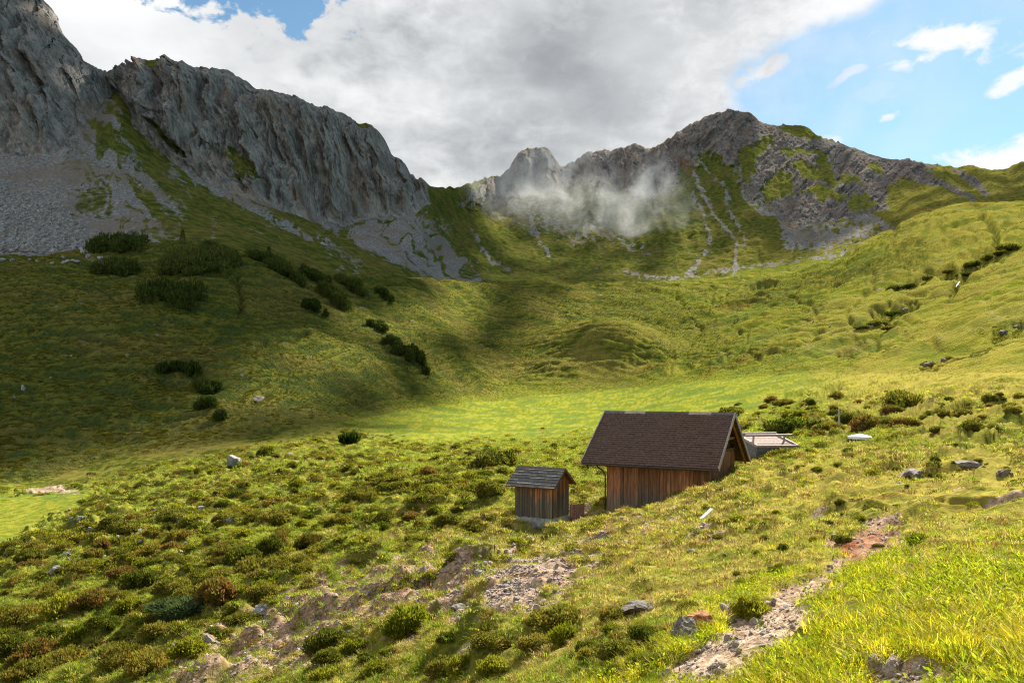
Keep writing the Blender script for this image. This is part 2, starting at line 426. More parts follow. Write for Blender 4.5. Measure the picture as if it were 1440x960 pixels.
# --- hillside, moraine, meadows
HEATH = mx(HEATH, sstep(TT, 6.9, 7.3) * sstep(TT, 10.6, 10.2) * sstep(PXG, 760, 600) * .92)
HEATH = mx(HEATH, patch([(600, 392), (760, 400), (940, 400), (1010, 440), (980, 500), (900, 470), (820, 470), (760, 520), (640, 530), (560, 480)], 20, 20, 10, 6.9, 10.6) * .7)
HEATH = mx(HEATH, patch([(1010, 425), (1080, 395), (1300, 345), (1320, 362), (1190, 405), (1130, 445), (1080, 440)], 8, 14, 12, 6.9, 10.7) * .9)
HEATH = mx(HEATH, patch([(870, 515), (960, 480), (1110, 490), (1120, 520), (1010, 530)], 10, 14, 12, 6.5, 9.5) * .6)
LUSH = mx(LUSH, sstep(TT + .22 * WARPX, 5.75, 6.3) * sstep(TT + .1 * WARPY, 7.3, 6.9) * sstep(PXG, 430, 560) * sstep(PXG, 1250, 1050))
LUSH = mx(LUSH, patch([(-300, 690), (0, 692), (60, 690), (140, 682), (110, 715), (0, 768), (-300, 800)], 8, 8, 6, 2.5, 7))
LUSH = mx(LUSH, patch([(1000, 440), (1100, 425), (1130, 460), (1040, 475)], 14, 10, 5, 6.5, 11) * .8)
LUSH = mx(LUSH, patch([(860, 552), (1000, 522), (1150, 500), (1250, 470), (1290, 476), (1200, 510), (1080, 545), (940, 575)], 10, 14, 10, 6, 9.5) * .9)
LUSH = mx(LUSH, patch([(985, 398), (1060, 380), (1140, 362), (1250, 345), (1262, 356), (1150, 385), (1060, 405)], 6, 8, 8, 9, 12.2) * .8)
DRY = mx(DRY, sstep(PXG, 1000, 1250) * sstep(TT, 5.9, 6.4) * .75)
DRY = mx(DRY, patch([(1000, 400), (1100, 375), (1200, 350), (1250, 300), (1440, 280), (1440, 330), (1330, 350), (1180, 380), (1050, 412)], 14, 12, 6, 9, 12) * .6)
DRY = mx(DRY, sstep(TT, 1.2, 2.4) * sstep(TT, 5.6, 4.3) * sstep(PXG, 480, 700) * .55)
DRY = mx(DRY, patch([(560, 800), (850, 715), (1010, 680), (1440, 640), (1440, 700), (1000, 745), (700, 800)], 14, 20, 14, 1.5, 5.2) * .7)
ALP = sstep(TT, 10.2, 11.0) * (1 - .15 * sstep(PXG, 1180, 1290)) * (1 - .45 * sstep(PXG, 900, 1080) * sstep(PYG, 330, 372))
HEATH = mx(HEATH, ALP * .85)
# --- bare ground of the near slope
DIRT = mx(DIRT, patch([(190, 960), (280, 882), (400, 828), (470, 798), (570, 780), (680, 772), (720, 785), (640, 835), (560, 858), (470, 908), (350, 968)], 12, 18, 30, 0.9, 4) * .7)
DIRT = mx(DIRT, patch([(620, 850), (690, 800), (780, 770), (850, 775), (820, 810), (740, 850), (660, 862)], 12, 14, 22, 0.9, 4) * .9)
DIRT = mx(DIRT, patch([(1165, 770), (1215, 730), (1265, 735), (1250, 770), (1200, 800)], 8, 12, 20, 0.9, 4.4))
DIRT = mx(DIRT, patch([(885, 968), (975, 912), (1030, 862), (1100, 822), (1170, 782), (1200, 805), (1125, 872), (1070, 915), (1010, 968)], 8, 16, 26, 0.9, 4) * .86)
DIRT = mx(DIRT, patch([(1195, 968), (1218, 922), (1300, 914), (1338, 945), (1290, 972)], 4, 6, 9, 0.2, 3))
DIRT = mx(DIRT, streak([(800, 735, 5), (812, 722, 6), (826, 712, 5)], 2, 3, 3, 5.2, 1))
DIRT = mx(DIRT, patch([(470, 860), (600, 780), (760, 760), (900, 720), (1000, 740), (860, 775), (640, 860)], 20, 30, 46, 0.9, 4.6) * .62)
DIRT = mx(DIRT, streak([(40, 690, 4), (75, 686, 6), (110, 690, 2)], 3, 4, 3, 8, 3) * .8)
RED = mx(RED, patch([(1170, 765), (1215, 735), (1262, 738), (1240, 772), (1195, 790)], 10, 10, 12, 0.9, 4.4))
for (px, py) in ((815, 800), (890, 770), (1100, 775), (300, 690)):
    RED = mx(RED, patch([(px - 30, py + 6), (px, py - 9), (px + 34, py - 5), (px + 8, py + 9)], 10, 20, 20, 0.9, 5) * .6)
LUSH = mx(LUSH, .55 * sstep(TT, 1.0, 1.4) * sstep(TT, 6.1, 5.8) * sstep(PXG, 730, 560) * sstep(fbm(XX / 6, YY / 6, 3, 81), -.25, .35) * (1 - np.clip(DIRT * 2, 0, 1)))  # brighter grass colour stands in for sunlight on this dimly lit slope
# scarps, gullies and outcrops further off
SCARP = np.zeros_like(PXG)
for pts in ([(1205, 460, 3), (1240, 452, 6), (1275, 462, 3)], [(1296, 517, 2), (1316, 509, 5), (1345, 500, 2)], [(1402, 470, 3), (1425, 461, 4), (1445, 456, 3)], [(1200, 482, 2), (1240, 476, 3)],
            [(1225, 440, 3), (1262, 438, 7), (1285, 430, 4)], [(1440, 345, 7), (1390, 358, 8), (1362, 378, 8), (1348, 398, 4), (1338, 412, 3)], [(1385, 300, 2), (1396, 322, 3), (1402, 340, 3)], [(1262, 405, 6), (1300, 385, 7), (1340, 380, 7)],
            [(1190, 300, 3), (1225, 318, 4), (1262, 322, 3)], [(1165, 368, 3), (1205, 352, 3)], [(1060, 405, 3), (1090, 400, 3)], [(335, 385, 2), (338, 440, 3)], [(360, 490, 2), (410, 485, 3), (430, 478, 2)],
            [(1100, 560, 3), (1180, 545, 3)], [(1180, 500, 2), (1235, 488, 3)]):
    SCARP = mx(SCARP, streak(pts, 5, 5, 5.6, 12, 1.2))
HEATH = mx(HEATH, SCARP * .9)
# banks cut into the turf: (outline)
BANK = np.zeros_like(PXG)
for pts in ([(1190, 716, 2), (1260, 708, 6), (1330, 708, 6), (1440, 702, 4)], [(560, 828, 6), (610, 800, 11), (660, 786, 8), (735, 760, 6)], [(1075, 788, 6), (1105, 775, 5)],
            [(1235, 752, 4), (1262, 765, 4)], [(1150, 715, 3), (1010, 745, 3), (930, 770, 3)], [(1285, 668, 6), (1340, 655, 4)]):
    BANK = mx(BANK, streak(pts, 3, 5, .9, 5.2, 2))
_sp = sstep(TT, .95, 1.2) * sstep(TT, 4.9, 4.4) * sstep(PXG, 380, 560)
DIRT = mx(DIRT, _sp * sstep(fbm(XX / 1.9, YY / 1.9, 3, 71, .6), .45, .85) * .62)
DRY = mx(DRY, _sp * sstep(fbm(XX / 5, YY / 5, 3, 72), .0, .5) * .8)
# worn tracks, green hollows and bleached crests in the pastures, plus painted sunlight
_far = sstep(TT, 6.9, 7.4) * sstep(TT, 12.6, 11.6) * sstep(PXG, 820, 1000)
_q = fbm(XX / 42, YY / 60, 4, 73)
LUSH = mx(LUSH, _far * (.32 + .5 * sstep(_q, .05, .5)) * sstep(TT, 11.6, 11.0))  # base share brightens the grass in place of sunlight; noise adds green hollows
HEATH = mx(HEATH, _far * sstep(-_q + .3 * fbm(XX / 9, YY / 9, 3, 74),   .38, .7) * .45)
RED = mx(RED, _far * sstep(fbm(XX / 50, YY / 25, 3, 75), .45, .85) * .3)

# ------------------------------------------------ relief
near = sstep(TT, 0.2, 1.0) * sstep(TT, 7.4, 6.4)
lush_flat = 1 - 0.9 * sstep(LUSH, .55, .9)
sc = np.clip(YY / 45, .25, 3)
dz = near * lush_flat * (0.30 * fbm(XX / 7, YY / 7, 3, 1) * np.clip(YY / 30, .3, 1.3) + 0.10 * fbm(XX / 1.6, YY / 1.6, 3, 2) * np.clip(YY / 25, .35, 1.2) + 0.035 * fbm(XX / .35, YY / .35, 2, 3) * sstep(YY, 45, 25))
hum = sstep(TT, .9, 1.3) * sstep(TT, 6.4, 5.6) * sstep(PXG, 900, 600) + sstep(TT, 4.9, 5.3) * sstep(TT, 7.2, 6.6) * sstep(PXG, 900, 1050)
dz += hum * lush_flat * .62 * np.clip(ridged(XX / 3.4, YY / 3.4, 2, 5) * -1 + .4, -.4, 1.4)
RED = mx(RED, .36 * patch([(200, 950), (280, 880), (400, 830), (470, 800), (600, 780), (700, 790), (620, 850), (470, 905), (350, 965)], 16, 20, 30, 0.9, 4))
RED = mx(RED, .4 * _sp * sstep(fbm(XX / 3.2, YY / 3.2, 3, 83), .3, .8))
STEP = np.zeros_like(PXG)
for ln, h, back in (([(1150, 716), (1200, 714), (1260, 709), (1340, 707), (1400, 701), (1480, 694)], .26, 34), ([(545, 836), (580, 822), (620, 806), (665, 795), (735, 768), (760, 756)], .62, 40),
                    ([(940, 772), (1000, 752), (1080, 735), (1150, 722)], .16, 22), ([(1066, 792), (1090, 783), (1112, 776)], .2, 16),
                    ([(1000, 868), (1030, 852), (1060, 845)], .16, 20), ([(690, 735), (650, 752), (560, 770)], .2, 20), ([(1270, 672), (1300, 664), (1345, 655), (1400, 654)], .3, 14)):
    a = np.array(ln, float)
    yl = np.interp(PXG, a[:, 0] if a[0, 0] < a[-1, 0] else a[::-1, 0], a[:, 1] if a[0, 0] < a[-1, 0] else a[::-1, 1]) + .8 * FINE + 2 * WARPY
    x0, x1 = a[:, 0].min(), a[:, 0].max()
    ends = sstep(PXG, x0, x0 + 22) * sstep(PXG, x1, x1 - 22)
    e = yl - PYG
    m = ends * (TT < 5.3) * sstep(e, -1.0, 1.0) * np.clip(1 - e / back, 0, 1)
    dz += m * h * .9
    STEP = mx(STEP, ends * (TT < 5.3) * sstep(e, -7, -1) * sstep(e, 4.5, 2))
dz -= BANK * .05
slope0 = sstep(TT, .95, 1.4) * sstep(TT, 5.6, 5.0)
dz += slope0 * lush_flat * (.25 * np.clip(ridged(XX / 2.3, YY / 2.3, 2, 6) * -1 + .5, -.4, 1.3) + .07 * fbm(XX / .9, YY / .9, 2, 7)) * np.clip(YY / 26, .35, 1.25)
dz -= DIRT * np.clip(YY / 90, .04, .16)
dz -= SCARP * np.clip(YY * .014, .6, 5)
# meadow swell, hillside hummocks and cattle steps
dz += sstep(TT, 5.9, 6.3) * sstep(TT, 7.4, 7) * (.6 * fbm(XX / 24, YY / 24, 2, 9) + .07 * fbm(XX / 2.2, YY / 2.2, 3, 10))
hill = sstep(TT, 6.95, 7.5) * sstep(TT, 11.2, 10.6)
lvl = ZZ + 2.5 * fbm(XX / 40, YY / 40, 2, 14)
steps = .8 * fbm(XX / 24, lvl / 1.15, 2, 12, .5) + .6 * fbm(XX / 6, lvl / 1.8, 3, 13, .6)
KNOLL = np.exp(-(((XX - 50) / 46) ** 2 + ((YY - 432) / 46) ** 2)) * sstep(TT, 7, 7.3)
dz += 7.5 * KNOLL
hill = hill * (1 - .6 * KNOLL); HEATH = HEATH * (1 - .6 * KNOLL)
dz += hill * (.95 * steps + 2.0 * fbm(XX / 30, YY / 30, 3, 17) + 2.6 * fbm(XX / 90, YY / 90, 2, 18) * sstep(TT, 7.3, 8.2)) * (1 - .55 * sstep(PXG, 1000, 1250) * (steps * 0 + 1))
dz -= _far * 1.9 * sstep(np.abs(fbm((XX - .35 * YY) / 34, (YY + .35 * XX) / 150, 3, 76)), .16, .0) * np.clip(YY / 350, .35, 1)
dz += hill * sstep(PXG, 900, 1080) * 2.0 * np.clip(ridged(XX / 60, YY / 60, 3, 19) - .5, -1, 1.2)
# mountains: gullies and buttresses
mt = sstep(TT, 11.1, 12.2)
YCR = YY[int(np.searchsorted(TS, 13.6))]
YCR = np.convolve(np.pad(YCR, 20, mode='edge'), np.ones(41) / 41, 'valid')
AL = np.concatenate([[0], np.cumsum(np.diff(PXS) / F * (YCR[1:] + YCR[:-1]) / 2)])[None, :] + 0 * YY
dz += mt * (1 - ROCK) * (5.0 * ridged((AL + .25 * ZZ) / 70, ZZ / 260, 3, 22) * sstep(TT, 11.5, 13) * sstep(PXG, 560, 700) + 1.6 * fbm(XX / 18, YY / 18, 4, 23))
ZZ = ZZ + dz
fade = sstep(TT, 14.05, 13.7) * .75 + .25
A1 = np.where(PXG < 620, 1.0, 0.9)
side = sstep(PXG, 880, 980)
sk = AL + (.05 - .45 * side) * ZZ + 9 * fbm(AL / 50, ZZ / 50, 3, 44)
vz = ZZ + 6 * fbm(AL / 30, ZZ / 30, 2, 45) + .25 * AL
deep = sstep(TT, 12.98, 13.3)
relief = deep * (17 * (ridged(sk / 66, ZZ / 320, 2, 24) - .5) + 12.0 * (ridged(sk / 24, ZZ / 170, 3, 25, .55) - .5) + 6 * (1 - .6 * side) * blocks(sk / 30, vz / 60, 1, .6))
relief = relief + (.3 + .7 * deep) * ((1 - .7 * side) * (5.0 * blocks(sk / 11, vz / 26, 2, .6) + 3.2 * blocks(sk / 4.4, vz / 9, 3, .6)) + 3.4 * (ridged(sk / 9, ZZ / 60, 3, 26, .66) - .6) + .8 * fbm(AL / 3, ZZ / 3, 2, 27, .65))
relief = relief * ROCK * fade * (1 - .5 * side)
LUSH = mx(LUSH, ROCK * sstep(PXG, 640, 720))
YY = YY - relief * .95
XX = XX - relief * .12
ZZ = ZZ + ROCK * fade * (1.8 * fbm(AL / 7, YY / 7, 3, 29) + relief * .10)
# block field at the foot of the screes
blk = patch([(-320, 250), (0, 255), (80, 300), (150, 345), (120, 366), (60, 356), (-320, 362)], 8, 10, 6, 10, 13)
ZZ = ZZ + blk * .6 * np.clip(ridged(XX / 3.2, YY / 4.5, 2, 31), -.2, 1.6)
SCREE = mx(SCREE, blk)
ZZ = ZZ + SCREE * mt * (.5 * fbm(XX / 3, YY / 5, 3, 35))

def n01(v):
    return np.clip(v * .36 + .5, 0, 1)
_fs = sstep(TT, 6.9, 7.4)
NB = n01(fbm(XX / 11, YY / 11, 4, 51) * (1 - _fs) + _fs * fbm(XX / 34, YY / 34, 4, 52))
NM = n01(fbm(XX / 1.3, YY / 1.3, 4, 53, .62) * (1 - _fs) + _fs * (.55 * fbm(XX / 6, (YY + ZZ) / 6, 4, 54, .65) + .95 * hill * steps + .4 * (1 - hill) * fbm(XX / 6, (YY + ZZ) / 6, 3, 55)))
_mw = sstep(TT, 6.0, 6.3) * sstep(TT, 7.1, 6.8)
HEATH = HEATH * (1 - _mw) + _mw * .0 + 0
NM = np.clip(NM + _mw * .3 * fbm(XX / 3.5, YY / 9, 3, 56), 0, 1)
PXP = 720 + F * XX / YY
PYP = HOR - F * ZZ / YY

def col_of(px):
    return int(np.argmin(np.abs(PXS - px)))

def hit(px, py, tmin=0.3):
    """the point of the ground seen in this direction"""
    c = col_of(px)
    col = PYP[:, c]
    r0 = int(np.searchsorted(TS, tmin))
    idx = np.nonzero(col[r0:] <= py)[0]
    r = r0 + (int(idx[0]) if len(idx) else NR - r0 - 10)
    r = max(r, 1)
    a, b = col[r - 1], col[r]
    t = 0.0 if abs(a - b) < 1e-6 else min(max((a - py) / (a - b), 0), 1)
    Y = YY[r - 1, c] * (1 - t) + YY[r, c] * t; Z = ZZ[r - 1, c] * (1 - t) + ZZ[r, c] * t
    return Vector(((px - 720) / F * Y, Y, Z))

def gz(x, y):
    """height of the ground at a place"""
    px = 720 + F * x / y
    c = col_of(px)
    return float(np.interp(y, YY[:, c], ZZ[:, c]))

# ---------------------------------------------------------------- make the sheets
def np_mesh(name, verts, faces, smooth=True):
    me = bpy.data.meshes.new(name)
    nv, nf, k = len(verts), len(faces), faces.shape[1]
    me.vertices.add(nv); me.vertices.foreach_set('co', np.ascontiguousarray(verts, np.float32).ravel())
    me.loops.add(nf * k); me.loops.foreach_set('vertex_index', np.ascontiguousarray(faces, np.int32).ravel())
    me.polygons.add(nf); me.polygons.foreach_set('loop_start', np.arange(0, nf * k, k, dtype=np.int32))
    try:
        me.polygons.foreach_set('loop_total', np.full(nf, k, np.int32))
    except Exception:
        pass
    me.polygons.foreach_set('use_smooth', np.full(nf, smooth, bool))
    me.update(calc_edges=True)
    return me

def set_attr(me, name, arr):
    a = me.attributes.new(name, 'FLOAT_COLOR', 'POINT')
    c = np.ones((len(arr), 4), np.float32); c[:, :arr.shape[1]] = arr
    a.data.foreach_set('color', c.ravel())

def tag(o, label=None, cat=None, group=None, kind=None):
    for k, v in (('label', label), ('category', cat), ('group', group), ('kind', kind)):
        if v:
            o[k] = v
    return o

def add(name, me, mat=None, parent=None, loc=None):
    o = bpy.data.objects.new(name, me)
    COL.objects.link(o)
    if mat is not None and me is not None and not me.materials:
        me.materials.append(mat)
    if parent is not None:
        o.parent = parent
    if loc is not None:
        o.location = loc
    return o

def empty(name, loc=(0, 0, 0), rz=0.0):
    o = bpy.data.objects.new(name, None); COL.objects.link(o)
    o.location = loc; o.rotation_euler = (0, 0, rz); o.empty_display_size = .3
    return o

# ---------------------------------------------------------------- ground material
def land_material(name, far):
    m = bpy.data.materials.new(name); m.use_nodes = True
    t = m.node_tree; t.nodes.clear(); N = NT(t)
    out = N.n('ShaderNodeOutputMaterial')
    geo = N.n('ShaderNodeNewGeometry'); P = geo.outputs['Position']
    w1 = N.n('ShaderNodeAttribute', attribute_name='ground_a').outputs['Color']
    w2 = N.n('ShaderNodeAttribute', attribute_name='ground_b').outputs['Color']
    sep1 = N.n('ShaderNodeSeparateColor'); N.put(sep1.inputs[0], w1)
    sep2 = N.n('ShaderNodeSeparateColor'); N.put(sep2.inputs[0], w2)
    rock, scree, dirt = sep1.outputs[0], sep1.outputs[1], sep1.outputs[2]
    dry, heath, lush = sep2.outputs[0], sep2.outputs[1], sep2.outputs[2]
    w3 = N.n('ShaderNodeAttribute', attribute_name='ground_c').outputs['Color']
    sep3 = N.n('ShaderNodeSeparateColor'); N.put(sep3.inputs[0], w3)
    red, nb, nm = sep3.outputs[0], sep3.outputs[1], sep3.outputs[2]
    k = 0.16 if far else 1.0
    nf = N.noise(P, 7.0 * k, 4, .7).outputs[0]              # fine
    g = N.mix(N.smooth(nm, .38, .62), (.08, .095, .015), (.20, .19, .032))
    g = N.mix(N.m('MULTIPLY', N.smooth(nb, .42, .62), .55), g, (.25, .20, .05))
    g = N.mix(N.m('MULTIPLY', dry, N.smooth(nm, .25, .6, .35, 1)), g, (.33, .28, .055))
    hcol = N.mix(N.smooth(nf, .36, .66), (.031, .047, .013), (.098, .122, .032))
    hcol = N.mix(N.m('MULTIPLY', N.smooth(nb, .52, .68), .32), hcol, (.12, .085, .032))
    g = N.mix(N.m('MULTIPLY', heath, N.smooth(nm, .3, .62, 1.0, .45)), g, hcol)
    lcol = N.mix(N.smooth(nm, .35, .65), (.138, .168, .020), (.225, .225, .030))
    lcol = N.mix(N.m('MULTIPLY', N.smooth(nb, .48, .64), .7), lcol, (.095, .145, .028))
    g = N.mix(lush, g, lcol)
    g = N.mix(N.smooth(nf, .42, .75, 0.0, .55), g, N.mix(.6, g, (.02, .028, .006)))
    # rock
    st = N.vm('MULTIPLY', P, (1, 1, .22))
    r1 = N.noise(st, .12, 6, .68, .6).outputs[0]
    r2 = nb
    st2 = N.vm('MULTIPLY', P, (1, 1, .45))
    r3 = N.noise(st2, .42, 4, .7, .3).outputs[0] if far else nf
    rc = N.mix(N.smooth(N.m('ADD', N.m('MULTIPLY', r1, .6), N.m('MULTIPLY', r3, .4)), .36, .64), (.10, .094, .088), (.37, .335, .30))
    rc = N.mix(N.m('MULTIPLY', N.smooth(r2, .52, .68), .4), rc, (.24, .165, .115))
    rc = N.mix(N.m('MULTIPLY', lush, .55), rc, N.mix(1.0, rc, (.50, .455, .43), 'MULTIPLY'))
    sc_ = N.mix(N.smooth(N.noise(P, 1.6 * (k ** .5), 3, .7).outputs[0], .35, .7), (.15, .143, .135), (.34, .325, .305))
    sc_ = N.mix(N.m('MULTIPLY', N.smooth(nb, .45, .65), .65), sc_, (.21, .17, .13))
    dc = N.mix(N.smooth(nf, .34, .66), (.19, .12, .072), (.45, .35, .265))
    rd = N.mix(N.smooth(nf, .35, .6), (.10, .033, .016), (.25, .095, .04))
    c = N.mix(N.smooth(N.m('ADD', scree, N.m('MULTIPLY', N.m('SUBTRACT', nm, .5), 1.1)), .25, .72), g, sc_)
    steep = N.xyz(geo.outputs['Normal'])[2]
    c = N.mix(N.smooth(N.m('ADD', rock, N.m('MULTIPLY', N.m('SUBTRACT', nm, .5), .9)), .32, .66), c, rc)
    c = N.mix(N.smooth(N.m('ADD', dirt, N.m('MULTIPLY', N.m('SUBTRACT', nm, .5), .9)), .32, .68), c, dc)
    c = N.mix(N.m('MULTIPLY', red, N.smooth(nm, .3, .6, .4, 1)), c, rd)
    bsdf = N.n('ShaderNodeBsdfDiffuse')
    N.put(bsdf.inputs['Color'], c)
    bp = N.n('ShaderNodeBump'); bp.inputs['Strength'].default_value = .95
    bp.inputs['Distance'].default_value = 1.6 if far else .12
    hh = N.m('ADD', N.m('MULTIPLY', nf, .5), N.m('ADD', r1, N.m('MULTIPLY', N.m('ABSOLUTE', N.m('SUBTRACT', r3, .5)), 1.6))) if far else N.m('ADD', N.m('MULTIPLY', nf, .6), nm)
    N.put(bp.inputs['Height'], hh)
    t.links.new(bp.outputs[0], bsdf.inputs['Normal'])
    t.links.new(bsdf.outputs[0], out.inputs[0])
    return m

MAT_NEAR = land_material('turf_and_soil', False)
MAT_FAR = land_material('alpine_slope', True)

def land_normals():
    P = np.stack([XX, YY, ZZ], -1)
    du = np.zeros_like(P); dv = np.zeros_like(P)
    du[:, 1:-1] = P[:, 2:] - P[:, :-2]; du[:, 0] = P[:, 1] - P[:, 0]; du[:, -1] = P[:, -1] - P[:, -2]
    dv[1:-1] = P[2:] - P[:-2]; dv[0] = P[1] - P[0]; dv[-1] = P[-1] - P[-2]
    n = np.cross(du, dv); n /= np.linalg.norm(n, axis=-1, keepdims=True) + 1e-12
    return n
LN = land_normals()

def sheet(name, label, t0, t1, p0, p1, mat):
    r0 = int(np.searchsorted(TS, t0)); r1 = min(int(np.searchsorted(TS, t1)), NR - 1)
    c0 = int(np.searchsorted(PXS, p0)); c1 = min(int(np.searchsorted(PXS, p1)), NXC - 1)
    sl = (slice(r0, r1 + 1), slice(c0, c1 + 1))
    v = np.stack([XX[sl], YY[sl], ZZ[sl]], -1).reshape(-1, 3)
    R, C = r1 - r0 + 1, c1 - c0 + 1
    i = np.arange(R * C).reshape(R, C)
    f = np.stack([i[:-1, :-1], i[:-1, 1:], i[1:, 1:], i[1:, :-1]], -1).reshape(-1, 4)
    me = np_mesh(name, v, f)
    set_attr(me, 'ground_a', np.stack([ROCK[sl], SCREE[sl], DIRT[sl]], -1).reshape(-1, 3))
    set_attr(me, 'ground_b', np.stack([DRY[sl], HEATH[sl], LUSH[sl]], -1).reshape(-1, 3))
    set_attr(me, 'ground_c', np.stack([RED[sl], NB[sl], NM[sl]], -1).reshape(-1, 3))
    me.normals_split_custom_set_from_vertices(LN[sl].reshape(-1, 3))
    o = add(name, me, mat)
    tag(o, label, None, None, 'structure')
    return o

sheet('ground', 'sunlit grassy slope with bare stony patches around the huts', 0, 6, -400, 1800, MAT_NEAR)
sheet('meadow', 'smooth bright green valley floor behind the huts', 6, 7, -400, 1800, MAT_NEAR)
sheet('hillside', 'shaded heathery hillside and sunny pasture rising behind the meadow', 7, 10, -400, 1800, MAT_FAR)
sheet('moraine', 'hollow and grassy rise at the foot of the screes', 10, 11, -400, 1800, MAT_FAR)
sheet('scree_slope', 'grey scree and grass slopes under the cliffs', 11, 13, -400, 1800, MAT_FAR)
sheet('crag', 'towering grey limestone crag at the valley side', 13, 15, -400, 163, MAT_FAR)
sheet('cliff_ridge', 'long grey fluted cliff ridge falling to the saddle', 13, 15, 163, 610, MAT_FAR)
sheet('mountain_ridge', 'dark back ridge with a rock tower behind drifting mist', 13, 15, 610, 925, MAT_FAR)
sheet('mountain', 'dark pointed peak with green flanks closing the valley', 13, 15, 925, 1800, MAT_FAR)

# ---------------------------------------------------------------- mesh helpers
class MB:
    """collects simple solids into one mesh"""
    def __init__(self):
        self.v = []; self.f = []
    def raw(self, vs, fs):
        o = len(self.v); self.v += [tuple(v) for v in vs]; self.f += [tuple(i + o for i in f) for f in fs]
        return self
    def box(self, c, s, rot=None):
        hx, hy, hz = s[0] / 2, s[1] / 2, s[2] / 2
        vs = [Vector((sx * hx, sy * hy, sz * hz)) for sz in (-1, 1) for sy in (-1, 1) for sx in (-1, 1)]
        if rot is not None:
            R = Euler(rot).to_matrix(); vs = [R @ v for v in vs]
        vs = [v + Vector(c) for v in vs]
        return self.raw(vs, [(0, 2, 3, 1), (4, 5, 7, 6), (0, 1, 5, 4), (2, 6, 7, 3), (0, 4, 6, 2), (1, 3, 7, 5)])
    def beam(self, a, b, w, h, up=(0, 0, 1)):
        a, b = Vector(a), Vector(b); d = (b - a).normalized(); u = Vector(up)
        s = d.cross(u).normalized(); u = s.cross(d)
        vs = [p + s * (i * w / 2) + u * (j * h / 2) for p in (a, b) for j in (-1, 1) for i in (-1, 1)]
        return self.raw(vs, [(0, 1, 3, 2), (4, 6, 7, 5), (0, 4, 5, 1), (2, 3, 7, 6), (0, 2, 6, 4), (1, 5, 7, 3)])
    def prism(self, pts, d):
        """closed outline pts (3D), pushed along d"""
        n = len(pts); d = Vector(d); a = [Vector(p) for p in pts]; b = [p + d for p in a]
        return self.raw(a + b, [tuple(range(n))[::-1], tuple(range(n, 2 * n))] + [(i, (i + 1) % n, n + (i + 1) % n, n + i) for i in range(n)])
    def tube(self, pts, r, k=8):
        pts = [Vector(p) for p in pts]; rings = []
        for i, p in enumerate(pts):
            d = (pts[min(i + 1, len(pts) - 1)] - pts[max(i - 1, 0)]).normalized()
            a = d.orthogonal().normalized() if i == 0 else (rings[-1][1] - d * rings[-1][1].dot(d)).normalized()
            rings.append((p, a, d.cross(a)))
        vs = []
        rr = r if isinstance(r, (list, tuple)) else [r] * len(pts)
        for (p, a, b), q in zip(rings, rr):
            vs += [p + (a * math.cos(2 * math.pi * j / k) + b * math.sin(2 * math.pi * j / k)) * q for j in range(k)]
        fs = [(i * k + j, i * k + (j + 1) % k, (i + 1) * k + (j + 1) % k, (i + 1) * k + j) for i in range(len(pts) - 1) for j in range(k)]
        fs += [tuple(range(k))[::-1], tuple(range((len(pts) - 1) * k, len(pts) * k))]
        return self.raw(vs, fs)
    def build(self, name, mat, parent=None, smooth=False, loc=None):
        me = bpy.data.meshes.new(name)
        me.from_pydata([tuple(v) for v in self.v], [], self.f)
        if smooth:
            for p in me.polygons: p.use_smooth = True
        me.update()
        return add(name, me, mat, parent, loc)

def mat_basic(name, c1, c2, scale=3.0, stretch=(1, 1, 1), rough=.8, bump=.3, vary=.25, detail=5, spec=.3, bdist=.02):
    m = bpy.data.materials.new(name); m.use_nodes = True
    t = m.node_tree; t.nodes.clear(); N = NT(t)
    out = N.n('ShaderNodeOutputMaterial'); tc = N.n('ShaderNodeTexCoord'); oi = N.n('ShaderNodeObjectInfo')
    v = N.vm('ADD', N.vm('MULTIPLY', tc.outputs['Object'], stretch), N.vm('MULTIPLY', N.comb(oi.outputs['Random'], oi.outputs['Random'], oi.outputs['Random']), (37, 19, 53)))
    n = N.noise(v, scale, detail, .65).outputs[0]
    c = N.mix(N.smooth(n, .3, .7), c1, c2)
    if vary:
        g = N.m('ADD', N.m('MULTIPLY', oi.outputs['Random'], vary * 2), 1 - vary)
        c = N.mix(1.0, c, N.comb(g, g, g), 'MULTIPLY')
    b = N.n('ShaderNodeBsdfPrincipled'); N.put(b.inputs['Base Color'], c)
    b.inputs['Roughness'].default_value = rough; b.inputs['Specular IOR Level'].default_value = spec
    bp = N.n('ShaderNodeBump'); bp.inputs['Strength'].default_value = bump; bp.inputs['Distance'].default_value = bdist
    N.put(bp.inputs['Height'], n); t.links.new(bp.outputs[0], b.inputs['Normal'])
    t.links.new(b.outputs[0], out.inputs[0])
    return m

